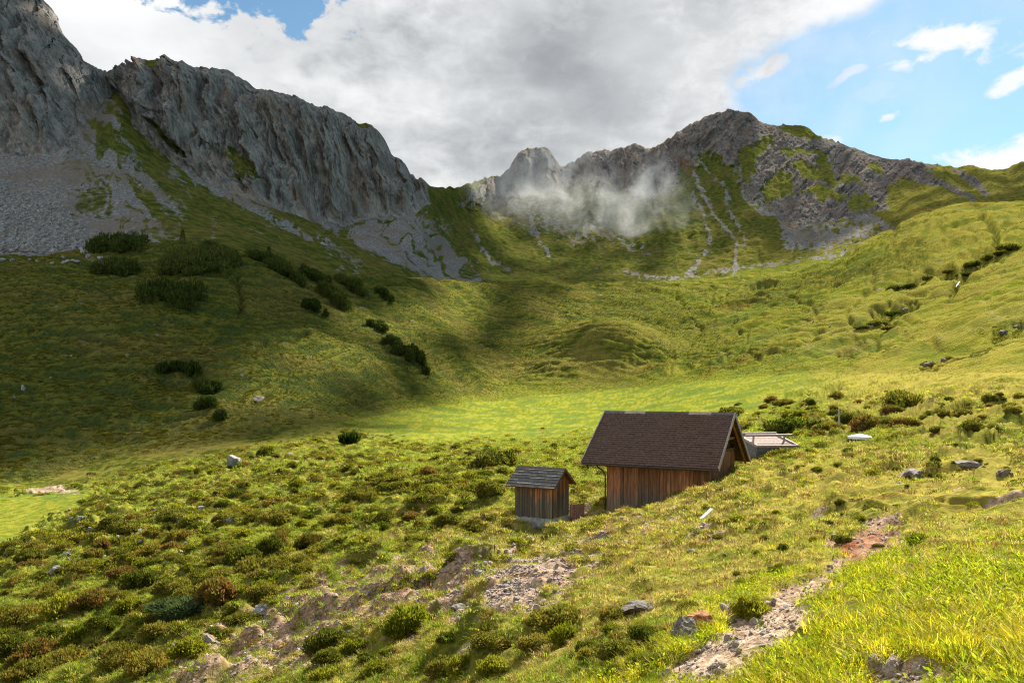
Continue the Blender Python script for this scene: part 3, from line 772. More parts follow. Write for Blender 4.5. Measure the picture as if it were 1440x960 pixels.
def mat_plank(name, warm1, warm2, grey, split, top):
    """boards: warm under the eaves where rain does not reach, weathered grey lower down (heights in metres)"""
    m = bpy.data.materials.new(name); m.use_nodes = True
    t = m.node_tree; t.nodes.clear(); N = NT(t)
    out = N.n('ShaderNodeOutputMaterial'); tc = N.n('ShaderNodeTexCoord'); oi = N.n('ShaderNodeObjectInfo')
    r = oi.outputs['Random']
    P = tc.outputs['Object']
    v = N.vm('ADD', N.vm('MULTIPLY', P, (14, 14, 1.1)), N.comb(N.m('MULTIPLY', r, 71), 0.0, N.m('MULTIPLY', r, 33)))
    n = N.noise(v, 1.0, 5, .65).outputs[0]
    n2 = N.noise(N.vm('ADD', P, N.comb(N.m('MULTIPLY', r, 9), 0.0, 0.0)), 1.3, 3, .6).outputs[0]
    warm = N.mix(N.smooth(n, .35, .68), warm1, warm2)
    z = N.xyz(P)[2]
    wz = N.smooth(N.m('ADD', N.m('ADD', z, N.m('MULTIPLY', N.m('SUBTRACT', n2, .5), 1.6)), N.m('MULTIPLY', N.m('SUBTRACT', r, .5), .8)), split, top)
    gcol = N.mix(N.smooth(n, .3, .7), tuple(g * .55 for g in grey), grey)
    c = N.mix(wz, gcol, warm)
    g = N.m('ADD', N.m('MULTIPLY', r, .75), .62)
    c = N.mix(1.0, c, N.comb(g, g, g), 'MULTIPLY')
    b = N.n('ShaderNodeBsdfPrincipled'); N.put(b.inputs['Base Color'], c); b.inputs['Roughness'].default_value = .8
    b.inputs['Specular IOR Level'].default_value = .2
    bp = N.n('ShaderNodeBump'); bp.inputs['Strength'].default_value = .4; bp.inputs['Distance'].default_value = .01
    N.put(bp.inputs['Height'], n); t.links.new(bp.outputs[0], b.inputs['Normal'])
    t.links.new(b.outputs[0], out.inputs[0])
    return m

M_BARN = mat_plank('barn_board', (.19, .078, .034), (.40, .19, .085), (.23, .175, .13), .6, 1.9)
M_SHED = mat_plank('shed_board', (.20, .07, .025), (.38, .17, .065), (.15, .125, .092), 1.3, 1.95)
M_DARKWOOD = mat_basic('dark_timber', (.05, .028, .016), (.12, .065, .035), 6, (1, 1, 1), .8)
M_LITWOOD = mat_basic('sunlit_timber', (.20, .09, .03), (.36, .17, .06), 5, (1, 1, 1), .7)  # timber with the orange of sunlight painted into its colour
M_TILE = mat_basic('roof_tile', (.070, .040, .029), (.14, .083, .062), 7, (1, 1, 1), .75, .4, 0)
M_VERGE = mat_basic('weathered_board', (.26, .20, .175), (.44, .36, .32), 5, (1, 1, 1), .8)
M_FELT = mat_basic('shed_roofing', (.088, .083, .078), (.15, .143, .135), 9, (1, 1, 1), .9, .5, 0)
M_METAL = mat_basic('gutter_metal', (.07, .055, .05), (.13, .105, .095), 4, (1, 1, 1), .55, .1)
M_CONC = mat_basic('concrete', (.19, .195, .19), (.34, .345, .33), 4, (1, 1, 1), .9, .5)
M_RED = mat_basic('red_painted_wood', (.20, .085, .07), (.30, .15, .12), 6, (1, 1, 1), .7)
M_PALE = mat_basic('bleached_board', (.24, .19, .165), (.40, .33, .29), 5, (1, 1, 1), .95, .3, .25, 5, .03)
M_WHITE = mat_basic('white_plastic', (.72, .72, .70), (.82, .82, .80), 3, (1, 1, 1), .5, .1, .02)
M_SLATE = mat_basic('blue_grey_stone', (.10, .10, .10), (.22, .215, .21), 5, (1, 1, 1), .85, .6)
M_GREYPOST = mat_basic('grey_post_wood', (.26, .24, .20), (.40, .37, .32), 8, (1, 1, .2), .85)

TH = math.radians(30)
def planks(parent, x0, x1, y, z0, ztop, w, mat, rnd, axis='x', th=.03, gap=.012):
    """upright boards, each one an object; ztop(x) gives the upper end"""
    n = max(1, round((x1 - x0) / w)); w = (x1 - x0) / n
    for i in range(n):
        a = x0 + i * w; c = a + w / 2
        d = rnd.uniform(0, .022); h1 = ztop(c); lo = z0 + rnd.uniform(-.03, .02)
        ww = w - gap - rnd.uniform(0, .012)
        mb = MB()
        if axis == 'x':
            mb.prism([(c - ww / 2, y - d, lo), (c + ww / 2, y - d, lo), (c + ww / 2, y - d, ztop(c + ww / 2)), (c - ww / 2, y - d, ztop(c - ww / 2))], (0, th, 0))
        else:
            mb.prism([(y + d, c - ww / 2, lo), (y + d, c + ww / 2, lo), (y + d, c + ww / 2, ztop(c + ww / 2)), (y + d, c - ww / 2, ztop(c - ww / 2))], (-th, 0, 0))
        mb.build('plank', mat, parent)

def tiles(x0, x1, ya, za, yb, zb, rows, cols, rnd, thick=.04):
    """overlapping tiles from the eave (ya, za) up to the ridge (yb, zb)"""
    mb = MB()
    sy, sz = (yb - ya) / rows, (zb - za) / rows
    L = math.hypot(sy, sz); ny, nz = -sz / L, sy / L
    if nz < 0: ny, nz = -ny, -nz
    w = (x1 - x0) / cols
    for r in range(rows):
        off = (r % 2) * w * .5
        for c in range(-1, cols + 1):
            a = x0 + c * w + off; b = a + w - .012
            a = max(a, x0); b = min(b, x1)
            if b - a < .03: continue
            lift = .05 + rnd.uniform(-.008, .016); lo = rnd.uniform(-.012, .012)
            y0, z0 = ya + sy * (r + lo), za + sz * (r + lo); y1, z1 = ya + sy * (r + 1.15), za + sz * (r + 1.15)
            if r == rows - 1: y1, z1 = yb, zb
            p = [(a, y0 + ny * lift, z0 + nz * lift), (b, y0 + ny * lift, z0 + nz * lift), (b, y1 + ny * .008, z1 + nz * .008), (a, y1 + ny * .008, z1 + nz * .008)]
            q = [(a, y0 + ny * (lift - thick), z0 + nz * (lift - thick)), (b, y0 + ny * (lift - thick), z0 + nz * (lift - thick))]
            mb.raw(p + q, [(0, 1, 2, 3), (4, 5, 1, 0), (0, 3, 4), (1, 5, 2)])
    return mb

def roof_slab(x0, x1, ya, za, yb, zb, th):
    mb = MB()
    mb.prism([(x0, ya, za), (x0, yb, zb), (x0, yb, zb - th), (x0, ya, za - th)], (x1 - x0, 0, 0))
    return mb

def make_barn():
    rnd = random.Random(3)
    L, ye0, ye1, ze, zr = 9.2, -4.0, 4.3, 3.27, 6.53
    root = empty('barn', (10.66, 52.75, -8.0), -TH)
    tag(root, 'large weathered wooden barn with dark brown tiled saddle roof', 'barn')
    sl0 = (zr - ze) / -ye0
    ze1 = zr - sl0 * ye1 * .97
    under = lambda y: (zr - sl0 * abs(y)) - .17
    xa, xb, yf, yb = -3.15, 3.75, -3.15, 3.3
    MB().box(((xa + xb) / 2, (yf + yb) / 2, .05), (xb - xa - .1, yb - yf - .1, .9)).build('foundation', M_CONC, root)
    front = MB().box(((xa + xb) / 2, yf + .1, 1.9), (xb - xa - .12, .06, 3.8)).build('front_wall', M_DARKWOOD, root)
    planks(front, xa, xb, yf, -.4, lambda x: under(yf), .245, M_BARN, rnd)
    backw = MB().box(((xa + xb) / 2, yb - .1, 1.9), (xb - xa - .12, .06, 3.7)).build('back_wall', M_DARKWOOD, root)
    for (x, sgn, nm) in ((xb, 1, 'gable_wall'), (xa, -1, 'gable_wall')):
        gw = MB().prism([(x - sgn * .12, yf + .05, 0), (x - sgn * .12, yb - .05, 0), (x - sgn * .12, yb - .05, under(yb) - .05), (x - sgn * .12, 0, under(0) - .1), (x - sgn * .12, yf + .05, under(yf) - .05)], (.05, 0, 0)).build(nm, M_DARKWOOD, root)
        planks(gw, yf + .06, yb, x if sgn > 0 else x + .03, -.4, (lambda y: min(under(y), 4.0)) if sgn > 0 else under, .25, M_BARN, rnd, 'y')
        if sgn > 0:
            MB().box((x + .05, 0, 4.06), (.16, 6.2, .18)).build('tie_beam', M_DARKWOOD, gw)
            MB().box((x + .3, 0, 4.85), (.14, 4.0, .16)).build('collar_beam', M_LITWOOD, gw)
            MB().box((x + .04, 0, 5.2), (.12, .14, 2.1)).build('king_post', M_DARKWOOD, gw)
    # roof
    near = roof_slab(-L / 2, L / 2, ye0, ze, 0, zr, .10).build('roof', M_DARKWOOD, root)
    t = tiles(-L / 2 + .04, L / 2 - .04, ye0 - .06, ze - .05, 0, zr, 25, 27, rnd).build('tile_courses', M_TILE, near); t['kind'] = 'stuff'
    far = roof_slab(-L / 2, L / 2, ye1, ze1, 0.004, zr - .004, .10).build('roof', M_DARKWOOD, root)
    t = tiles(-L / 2 + .04, L / 2 - .04, ye1 + .06, ze1 - .05, 0, zr, 25, 27, rnd).build('tile_courses', M_TILE, far); t['kind'] = 'stuff'
    for sx in (-1, 1):
        x = sx * (L / 2 + .015)
        MB().beam((x, ye0 - .05, ze - .06), (x, .02, zr + .0), .06, .24, (0, 0, 1)).build('verge_board', M_VERGE, near)
        MB().beam((x, ye1 + .05, ze1 - .06), (x, -.02, zr + .0), .06, .24, (0, 0, 1)).build('verge_board', M_VERGE, far)
    for i in range(7):
        x = -L / 2 + .3 + i * (L - .6) / 6
        MB().beam((x, ye0 + .06, ze - .2), (x, -.05, zr - .2), .1, .16).build('rafter', M_LITWOOD if i > 4 else M_DARKWOOD, near)  # rafters near the open gable get the painted sunlit orange
        MB().beam((x, ye1 - .06, ze1 - .2), (x, .05, zr - .2), .1, .16).build('rafter', M_LITWOOD if i > 4 else M_DARKWOOD, far)
    for i in range(6):
        a = -L / 2 + i * L / 6
        MB().prism([(a + .01, -.2, zr - .09), (a + .01, 0, zr + .085), (a + .01, .2, zr - .09), (a + .01, .17, zr - .12), (a + .01, 0, zr + .05), (a + .01, -.17, zr - .12)], (L / 6 - .02, 0, 0)).build('ridge_cap', M_METAL if i not in (1, 4) else M_VERGE, near)
    # gutter and pipe
    prof = [(.09 * math.cos(a), .09 * math.sin(a)) for a in np.linspace(math.pi, 2 * math.pi, 7)]
    pts = [(-L / 2, ye0 - .12 + p, ze - .07 + q) for p, q in prof] + [(-L / 2, ye0 - .12 + p * .85, ze - .07 + q * .85) for p, q in prof[::-1]]
    MB().prism(pts, (L, 0, 0)).build('gutter', M_METAL, near)
    MB().box((0, ye0 + .02, ze - .12), (L - .1, .05, .17)).build('fascia_board', M_DARKWOOD, near)
    MB().tube([(xa - .35, ye0 - .1, ze - .12), (xa - .33, ye0 + .12, ze - .32), (xa - .2, yf - .25, ze - .55), (xa - .06, yf - .1, ze - .85), (xa - .06, yf - .08, 0)], .05).build('downpipe', M_METAL, root, True)
    return root

def make_shed():
    rnd = random.Random(8)
    w, dp = 2.55, 2.25
    ux, uy = Vector((math.cos(TH), -math.sin(TH), 0)), Vector((math.sin(TH), math.cos(TH), 0))
    corner = Vector((2.39, 45.5, -7.83))
    c = corner - ux * (w / 2) + uy * (dp / 2)
    root = empty('shed', c, -TH)
    tag(root, 'small dark board shed with grey roof on a concrete base', 'shed')
    h0, ye, zr = .34, dp / 2 + .33, 3.14
    ze = 2.12; sl = (zr - ze) / ye
    under = lambda y: zr - sl * abs(y) - .09
    xa, xb, yf, yb = -w / 2, w / 2, -dp / 2, dp / 2
    MB().box((0, 0, h0 / 2 - .3), (w - .06, dp - .06, h0 + .6)).build('concrete_base', M_CONC, root)
    core = MB().prism([(xa + .07, yf + .07, h0), (xa + .07, yb - .07, h0), (xa + .07, yb - .07, under(yb) - .04), (xa + .07, 0, under(0) - .08), (xa + .07, yf + .07, under(yf) - .04)], (w - .14, 0, 0)).build('wall_frame', M_DARKWOOD, root)
    planks(core, xa, xb, yf, h0 - .06, lambda x: under(yf), .165, M_SHED, rnd, th=.025)
    planks(core, yf + .03, yb, xb, h0 - .06, under, .165, M_SHED, rnd, 'y', th=.025)
    planks(core, yf + .03, yb, xa + .025, h0 - .06, under, .165, M_SHED, rnd, 'y', th=.025)
    planks(core, xa, xb, yb - .025, h0 - .06, lambda x: under(yb), .165, M_SHED, rnd, th=.025)
    x0, x1 = -w / 2 - .42, w / 2 + .30
    near = roof_slab(x0, x1, -ye, ze, 0, zr, .06).build('roof', M_DARKWOOD, root)
    t = tiles(x0 - .02, x1 + .02, -ye - .04, ze - .03, 0, zr, 7, 5, rnd, .014).build('tile_courses', M_FELT, near); t['kind'] = 'stuff'
    far = roof_slab(x0, x1, ye, ze, 0.004, zr - .003, .06).build('roof', M_DARKWOOD, root)
    t = tiles(x0 - .02, x1 + .02, ye + .04, ze - .03, 0, zr, 7, 5, rnd, .014).build('tile_courses', M_FELT, far); t['kind'] = 'stuff'
    MB().prism([(x0 - .03, -.13, zr - .03), (x0 - .03, 0, zr + .07), (x0 - .03, .13, zr - .03), (x0 - .03, 0, zr + .04)], (x1 - x0 + .06, 0, 0)).build('ridge_cap', M_FELT, near)
    for s, rf in ((-1, near), (1, far)):
        for x in (x0 - .02, x1 + .02):
            MB().beam((x, s * (ye + .02), ze - .05), (x, 0, zr - .03), .03, .13).build('verge_board', M_DARKWOOD, rf)
    # red slatted door standing open behind the corner
    gp = c + ux * (w / 2 + .02) + uy * (dp / 2 + .35)
    g = empty('gate', (gp.x, gp.y, gz(gp.x, gp.y)), -TH + math.radians(52))
    tag(g, 'small faded red slatted gate behind the shed corner', 'gate')
    for z in (.32, .92): MB().box((.38, .03, z), (.8, .03, .07)).build('rail', M_RED, g)
    for i in range(6): MB().box((.04 + i * .135, 0, .6), (.11, .022, 1.12 + (i % 2) * .03)).build('slat', M_RED, g)
    for x in (-.08, .84): MB().box((x, .02, .5), (.08, .08, 1.4)).build('post', M_RED, g)

make_barn(); make_shed()

def make_platform():
    p = hit(1066, 634, 4.2); z = p.z - .05
    fl = hit(1066, 634, 4.2)
    d = 60.0
    a = Vector(((1064 - 720) / F * d, d, -(634 - 550) / F * d))
    root = empty('water_tank', a, math.radians(10)); root.rotation_euler.x = .2
    tag(root, 'low plank-covered stone tank with timber rail beside the barn', 'tank')
    W, D, H = 3.5, 3.6, .28
    MB().box((W / 2, D / 2, H / 2 - .6), (W, D, H + 1.2)).build('stone_base', M_SLATE, root)
    for i in range(12):
        MB().box((W / 2 + .02 * (i % 3), .16 + i * .298, H + .035 + .006 * (i % 2)), (W - .2, .28, .05)).build('plank', M_PALE, root)
    for (c, s) in (((W / 2, .03, H + .09), (W + .1, .14, .18)), ((W / 2, D - .03, H + .14), (W + .1, .16, .28)), ((.03, D / 2, H + .1), (.14, D - .22, .2)), ((W - .03, D / 2, H + .1), (.14, D - .22, .2))):
        MB().box(c, s).build('edge_beam', M_VERGE, root)
    MB().box((W / 2 - .1, 1.35, H + .62), (W + .5, .14, .16)).build('rail', M_VERGE, root)
    for x in (.35, W - .5): MB().box((x, 1.35, H + .3), (.12, .11, .48)).build('post', M_VERGE, root)
make_platform()

def make_small():
    p = hit(1180, 604, 3.6)
    root = empty('fence_post', p, .2)
    tag(root, 'single grey wooden post standing in grass by the white lid', 'post')
    MB().tube([(0, 0, -.3), (.01, 0, .6), (-.01, .01, 1.4), (0, 0, 2.1)], [.10, .095, .09, .08], 7).build('shaft', M_GREYPOST, root)
    MB().box((.02, -.09, 1.5), (.24, .03, .1), (0, .1, 0)).build('crosspiece', M_GREYPOST, root)
    p = hit(1209, 615, 3.6)
    root = empty('tank_lid', (p.x, p.y, p.z + .02), .4)
    tag(root, 'round white shallow-domed lid lying on the grassy bank', 'lid')
    mb = MB(); k = 28
    prof = [(.86, -.12), (.88, .03), (.86, .07), (.6, .14), (.3, .21), (.12, .25), (.1, .27)]
    vs = [(r * math.cos(2 * math.pi * j / k), r * math.sin(2 * math.pi * j / k), z) for r, z in prof for j in range(k)] + [(0, 0, .275)]
    fs = [(i * k + j, i * k + (j + 1) % k, (i + 1) * k + (j + 1) % k, (i + 1) * k + j) for i in range(len(prof) - 1) for j in range(k)]
    fs += [((len(prof) - 1) * k + j, (len(prof) - 1) * k + (j + 1) % k, len(vs) - 1) for j in range(k)]
    mb.raw(vs, fs).build('dome', M_WHITE, root, True)
    MB().tube([(-.09, 0, .26), (-.07, 0, .33), (.07, 0, .33), (.09, 0, .26)], .018, 6).build('handle', M_METAL, root)
    for (px, py, ln, lab) in ((1176, 607, 1.5, 'bleached plank lying flat beside the grey post'), (1216, 605, 1.3, 'bleached plank lying flat behind the white lid')):
        q = hit(px, py, 3.6)
        o = MB().box((0, 0, 0), (ln, .16, .05), (0, .02, .1)).build('plank', M_PALE, None)
        o.location = (q.x, q.y, q.z + .1); tag(o, lab, 'plank')
    q = hit(992, 729, 2)
    o = MB().box((0, 0, 0), (.86, .14, .03)).build('board', M_WHITE, None)
    n = Vector((.1, -.3, .95))
    o.location = (q.x, q.y - .15, q.z + .24); o.rotation_euler = (math.radians(18), math.radians(-26), math.radians(38))
    tag(o, 'short white board lying on the turf below the barn', 'board')
make_small()

# ---------------------------------------------------------------- plants and stones
def mat_leaf(name, c1, c2, tip=None, transl=.4, rough=.6, vary=.35):
    m = bpy.data.materials.new(name); m.use_nodes = True
    t = m.node_tree; t.nodes.clear(); N = NT(t)
    out = N.n('ShaderNodeOutputMaterial'); oi = N.n('ShaderNodeObjectInfo'); geo = N.n('ShaderNodeNewGeometry')
    r = oi.outputs['Random']
    isl = geo.outputs['Random Per Island']
    c = N.mix(isl, c1, c2)
    if tip:
        tc = N.n('ShaderNodeTexCoord')
        n = N.noise(tc.outputs['Object'], 2.2, 2, .5).outputs[0]
        c = N.mix(N.smooth(N.m('ADD', n, N.m('MULTIPLY', N.m('SUBTRACT', isl, .5), .3)), .46, .66), c, tip)
    g = N.m('ADD', N.m('MULTIPLY', r, vary * 2), 1 - vary)
    c = N.mix(1.0, c, N.comb(g, N.m('ADD', N.m('MULTIPLY', g, .7), .3), g), 'MULTIPLY')
    d = N.n('ShaderNodeBsdfDiffuse'); N.put(d.inputs[0], c)
    tr = N.n('ShaderNodeBsdfTranslucent'); N.put(tr.inputs[0], N.mix(1.0, c, (1.12, 1.2, .7), 'MULTIPLY'))
    mx_ = N.n('ShaderNodeMixShader'); mx_.inputs[0].default_value = transl
    t.links.new(d.outputs[0], mx_.inputs[1]); t.links.new(tr.outputs[0], mx_.inputs[2])
    t.links.new(mx_.outputs[0], out.inputs[0])
    return m

G_YEL = mat_leaf('meadow_grass', (.36, .33, .02), (.68, .54, .04), None, .58)
G_GRN = mat_leaf('green_grass', (.16, .21, .014), (.34, .36, .026), None, .56)
T_YEL = mat_leaf('pasture_turf', (.26, .245, .04), (.47, .40, .08), None, .5)
T_GRN = mat_leaf('green_turf', (.135, .185, .024), (.29, .325, .05), None, .52)
T_DRY = mat_leaf('bleached_turf', (.33, .26, .10), (.56, .44, .20), None, .4)
T_BRN = mat_leaf('brown_turf', (.17, .10, .045), (.30, .19, .085), None, .35)
G_DRY = mat_leaf('dry_grass', (.30, .24, .05), (.52, .41, .13), None, .45)
S_DARK = mat_leaf('dark_shrub_leaf', (.055, .068, .014), (.15, .15, .028), (.18, .16, .03), .4)
S_OLIVE = mat_leaf('olive_shrub_leaf', (.08, .085, .016), (.20, .18, .03), (.23, .165, .04), .4)
S_RED = mat_leaf('reddish_shrub_leaf', (.095, .085, .02), (.19, .15, .035), (.25, .115, .05), .4)
S_YEL = mat_leaf('yellow_green_shrub_leaf', (.11, .12, .014), (.26, .24, .026), None, .45)
S_JUN = mat_leaf('grey_green_juniper', (.045, .068, .030), (.10, .13, .055), None, .3)
S_PINE = mat_leaf('mountain_pine_needle', (.028, .042, .011), (.10, .12, .03), None, .35)
M_TWIG = mat_basic('twig_bark', (.06, .04, .025), (.12, .085, .055), 8)
def rock_mat(name, c1, c2, lich):
    m = mat_basic(name, c1, c2, 2.4, (1, 1, 1), .9, .9, .2, 6, .2, .12)
    return m
M_STONE = rock_mat('grey_limestone', (.13, .125, .118), (.36, .345, .325), None)
M_DSTONE = rock_mat('dark_stone', (.07, .062, .052), (.24, .21, .175), None)
M_RUST = rock_mat('rust_stained_stone', (.17, .055, .02), (.42, .20, .09), None)
M_PEB = rock_mat('pinkish_gravel_stone', (.27, .21, .17), (.56, .475, .41), None)

def leaf_mesh(name, pts, nrm, ln, wd, rnd, kind='leaf'):
    """one small bent blade or leaf per point, along nrm"""
    n = len(pts)
    d = nrm / (np.linalg.norm(nrm, axis=1, keepdims=True) + 1e-9)
    rv = rnd.normal(size=(n, 3)); s = np.cross(d, rv); s /= np.linalg.norm(s, axis=1, keepdims=True) + 1e-9
    L = (ln * rnd.uniform(.6, 1.25, n))[:, None]; W = (wd * rnd.uniform(.7, 1.2, n))[:, None]
    a = pts; b = pts + d * L * .5 + s * W * .5; c = pts + d * L; e = pts + d * L * .5 - s * W * .5
    v = np.stack([a, b, c, e], 1).reshape(-1, 3)
    f = np.arange(n * 4).reshape(-1, 4)
    return np_mesh(name, v, f, False)

def lobe_points(lobes, n, rnd, depth=.35, spiky=.8):
    """points and outward directions near the surface of a cluster of rounded lobes"""
    lobes = np.array(lobes, float)       # cx cy cz rx ry rz
    area = (lobes[:, 3] * lobes[:, 4] + lobes[:, 3] * lobes[:, 5] + lobes[:, 4] * lobes[:, 5])
    P = []; D = []
    tot = 0
    while tot < n:
        k = rnd.choice(len(lobes), n, p=area / area.sum())
        u = rnd.normal(size=(n, 3)); u /= np.linalg.norm(u, axis=1, keepdims=True)
        u[:, 2] = np.where(u[:, 2] < -.35, -u[:, 2], u[:, 2])
        rr = 1 - depth * rnd.random(n) ** 1.7
        lump = 1 + .16 * np.sin(u[:, 0] * 7 + k) * np.sin(u[:, 1] * 6 + 2 * k) + .1 * np.sin(u[:, 2] * 9 + k)
        p = lobes[k, :3] + u * lobes[k, 3:] * (rr * lump)[:, None]
        ok = p[:, 2] > -.04
        for j, lb in enumerate(lobes):
            q = np.linalg.norm((p - lb[:3]) / lb[3:], axis=1)
            ok &= (q > .62) | (k == j)
        P.append(p[ok]); dd = u + rnd.normal(size=u.shape) * .45 + np.array([0, 0, spiky]); D.append(dd[ok]); tot += ok.sum()
    return np.concatenate(P)[:n], np.concatenate(D)[:n]

def core_mesh(name, lobes, shrink=.72):
    """the dense leafy inside of a bush"""
    mb = MB(); U, V = 9, 5
    for (cx, cy, cz, rx, ry, rz) in lobes:
        vs = []; fs = []
        for j in range(V + 1):
            ph = math.pi * (j / V - .5)
            for i in range(U):
                th = 2 * math.pi * i / U
                vs.append((cx + rx * shrink * math.cos(ph) * math.cos(th), cy + ry * shrink * math.cos(ph) * math.sin(th), max(cz + rz * shrink * math.sin(ph), -.06)))
        for j in range(V):
            for i in range(U):
                fs.append((j * U + i, j * U + (i + 1) % U, (j + 1) * U + (i + 1) % U, (j + 1) * U + i))
        mb.raw(vs, fs)
    return mb

def rand_lobes(rnd, n, spread=.55, h=.5):
    out = [(0, 0, h * .22, .6, .56, h * .7)]
    for i in range(n):
        a = rnd.uniform(0, 2 * math.pi); r = spread * math.sqrt(rnd.uniform(.2, 1))
        s = rnd.uniform(.24, .42)
        out.append((r * math.cos(a), r * math.sin(a), h * rnd.uniform(-.05, .26), s, s * rnd.uniform(.85, 1.1), h * rnd.uniform(.42, .66)))
    return out

SHRUBS = {}
def shrub_meshes():
    r = np.random.default_rng(5); pr = random.Random(5)
    for kind, (mat, h, n, ln, wd, var, sp) in dict(dark=(S_DARK, .62, 3000, .12, .055, 2, .7), olive=(S_OLIVE, .55, 3000, .11, .05, 3, .7), red=(S_RED, .5, 3000, .11, .05, 2, .7),
                                               yellow=(S_YEL, .55, 2600, .13, .055, 2, .8), juniper=(S_JUN, .36, 3200, .14, .04, 1, .35)).items():
        lst = []
        for v in range(var):
            lobes = rand_lobes(pr, 7, .62, h)
            p, d = lobe_points(lobes, n, r, .4, sp)
            me = leaf_mesh(kind + '_foliage', p, d, ln, wd, r); me.materials.append(mat)
            stem = MB()
            for i in range(9):
                a = pr.uniform(0, 6.28); q = pr.uniform(.25, .6)
                stem.tube([(.05 * math.cos(a), .05 * math.sin(a), -.12), (q * .5 * math.cos(a), q * .5 * math.sin(a), h * .35), (q * math.cos(a), q * math.sin(a), h * .62)], [.02, .014, .007], 5)
            sm = bpy.data.meshes.new('stem'); sm.from_pydata([tuple(x) for x in stem.v], [], stem.f); sm.materials.append(M_TWIG)
            cm = core_mesh('c', lobes, .66); km = bpy.data.meshes.new('inner_foliage'); km.from_pydata([tuple(x) for x in cm.v], [], cm.f); km.materials.append(mat)
            lst.append((me, sm, km))
        SHRUBS[kind] = lst
shrub_meshes()

LANDMARKS = [(327, 648, 'big upright boulder'), (253, 729, 'square block of the stone row'), (252, 862, 'flat grey-green juniper'), (298, 838, 'broad reddish shrub'), (75, 800, 'grey boulder and red-leaved shrub'),
             (345, 800, 'bulky olive shrub'), (370, 854, 'long flat rock'), (246, 910, 'pale slab of the stony patch'), (60, 740, 'bright meadow corner'), (104, 905, 'foot of the hummocky slope'), (182, 735, 'dark mound-shaped shrub'),
             (430, 770, 'head of the stony patch'), (480, 690, 'near edge of the long meadow'), (575, 880, 'wide yellow-green shrub'), (650, 795, 'dark turf bank'), (740, 815, 'pinkish gravel patch'), (795, 870, 'tall olive shrub'),
             (692, 645, 'dark shrub at the meadow edge'), (690, 695, 'dark rounded shrub behind the shed'), (760, 700, 'board shed'), (830, 690, 'barn downpipe corner'), (600, 730, 'shed side of the bumpy ground'), (540, 650, 'meadow-side hummocks'), (400, 700, 'hollow below the boulder'),
             (898, 852, 'flat grey boulder'), (985, 878, 'rust-stained rock'), (1060, 866, 'leafy yellow-green shrub'), (1030, 930, 'foot of the gravel runnel'), (500, 940, 'foot of the stony patch'), (680, 930, 'rank growth under the gravel patch'), (760, 945, 'rank growth under the tall olive shrub'), (1050, 770, 'turf cut below the white board'), (1140, 740, 'worn track towards the huts'), (1110, 850, 'middle of the gravel runnel'), (1180, 800, 'red soil scar'),
             (1128, 590, 'large dark dome-shaped shrub'), (1228, 585, 'large reddish dome-shaped shrub'), (1275, 560, 'dark shrub past the reddish dome'), (1180, 590, 'single grey post'), (1209, 613, 'white lid'), (1045, 580, 'barn gable'),
             (1288, 660, 'jagged dark outcrop'), (1371, 648, 'long grey outcrop'), (1420, 662, 'small dark outcrop'), (1170, 660, 'bank under the tank'), (1360, 570, 'rising sunny pasture'), (1420, 600, 'upper end of the bank'), (992, 727, 'white board'), (920, 760, 'worn turf below the barn'),
             (70, 356, 'rim of the block field'), (20, 352, 'valley side of the block field'), (130, 360, 'long mountain pine thicket'), (227, 410, 'lowest broad pine thicket'), (470, 415, 'slanting pine row'), (570, 495, 'diagonal pine strip'), (262, 525, 'mountain pine pair'),
             (31, 543, 'lone pale rock'), (360, 557, 'low flat outcrop'), (700, 400, 'scree tip'), (850, 460, 'grassy mound'), (1000, 390, 'bright flat under the peak'), (1120, 400, 'brown heath strip'), (900, 400, 'hollow under the back ridge')]
def near_mark(px, py):
    return min(LANDMARKS, key=lambda l: (l[0] - px) ** 2 + (2.0 * (l[1] - py)) ** 2)[2]
def size_word(m, a, b):
    return 'small' if m < a else ('large' if m > b else 'medium-sized')
PLACED = []
def put_shrub(px, py, wpx, kind, label, group, rnd, hs=1.0, tmin=.9, asp=1.0, auto=False):
    p = hit(px, py, tmin)
    w = wpx / F * p.y
    me, sm, km = rnd.choice(SHRUBS[kind])
    s = w / 1.75
    o = empty('shrub', (p.x, p.y + w * .3, 0), rnd.uniform(0, 6.28))
    o.location.z = min(gz(o.location.x, o.location.y), p.z + w * .12) - .10 * s
    a_ = rnd.uniform(.85, 1.5); o.scale = (s * asp * a_, s * rnd.uniform(.85, 1.15), s * hs * rnd.uniform(1.0, 1.4))
    f = add('foliage', me, None, o); add('stem', sm, None, o); add('inner_foliage', km, None, f)
    if auto:
        shape = 'spreading' if a_ > 1.25 else ('upright' if o.scale.z > s * 1.25 else ('flattish' if o.scale.z < s * .95 else 'rounded'))
        label = label.replace(' shrub ', ' %s shrub ' % shape); group = label.split(' ', 1)[1].replace('shrub near', 'shrubs near')
    tag(o, label, 'shrub', group)
    PLACED.append((p.x, p.y, w))
    return o

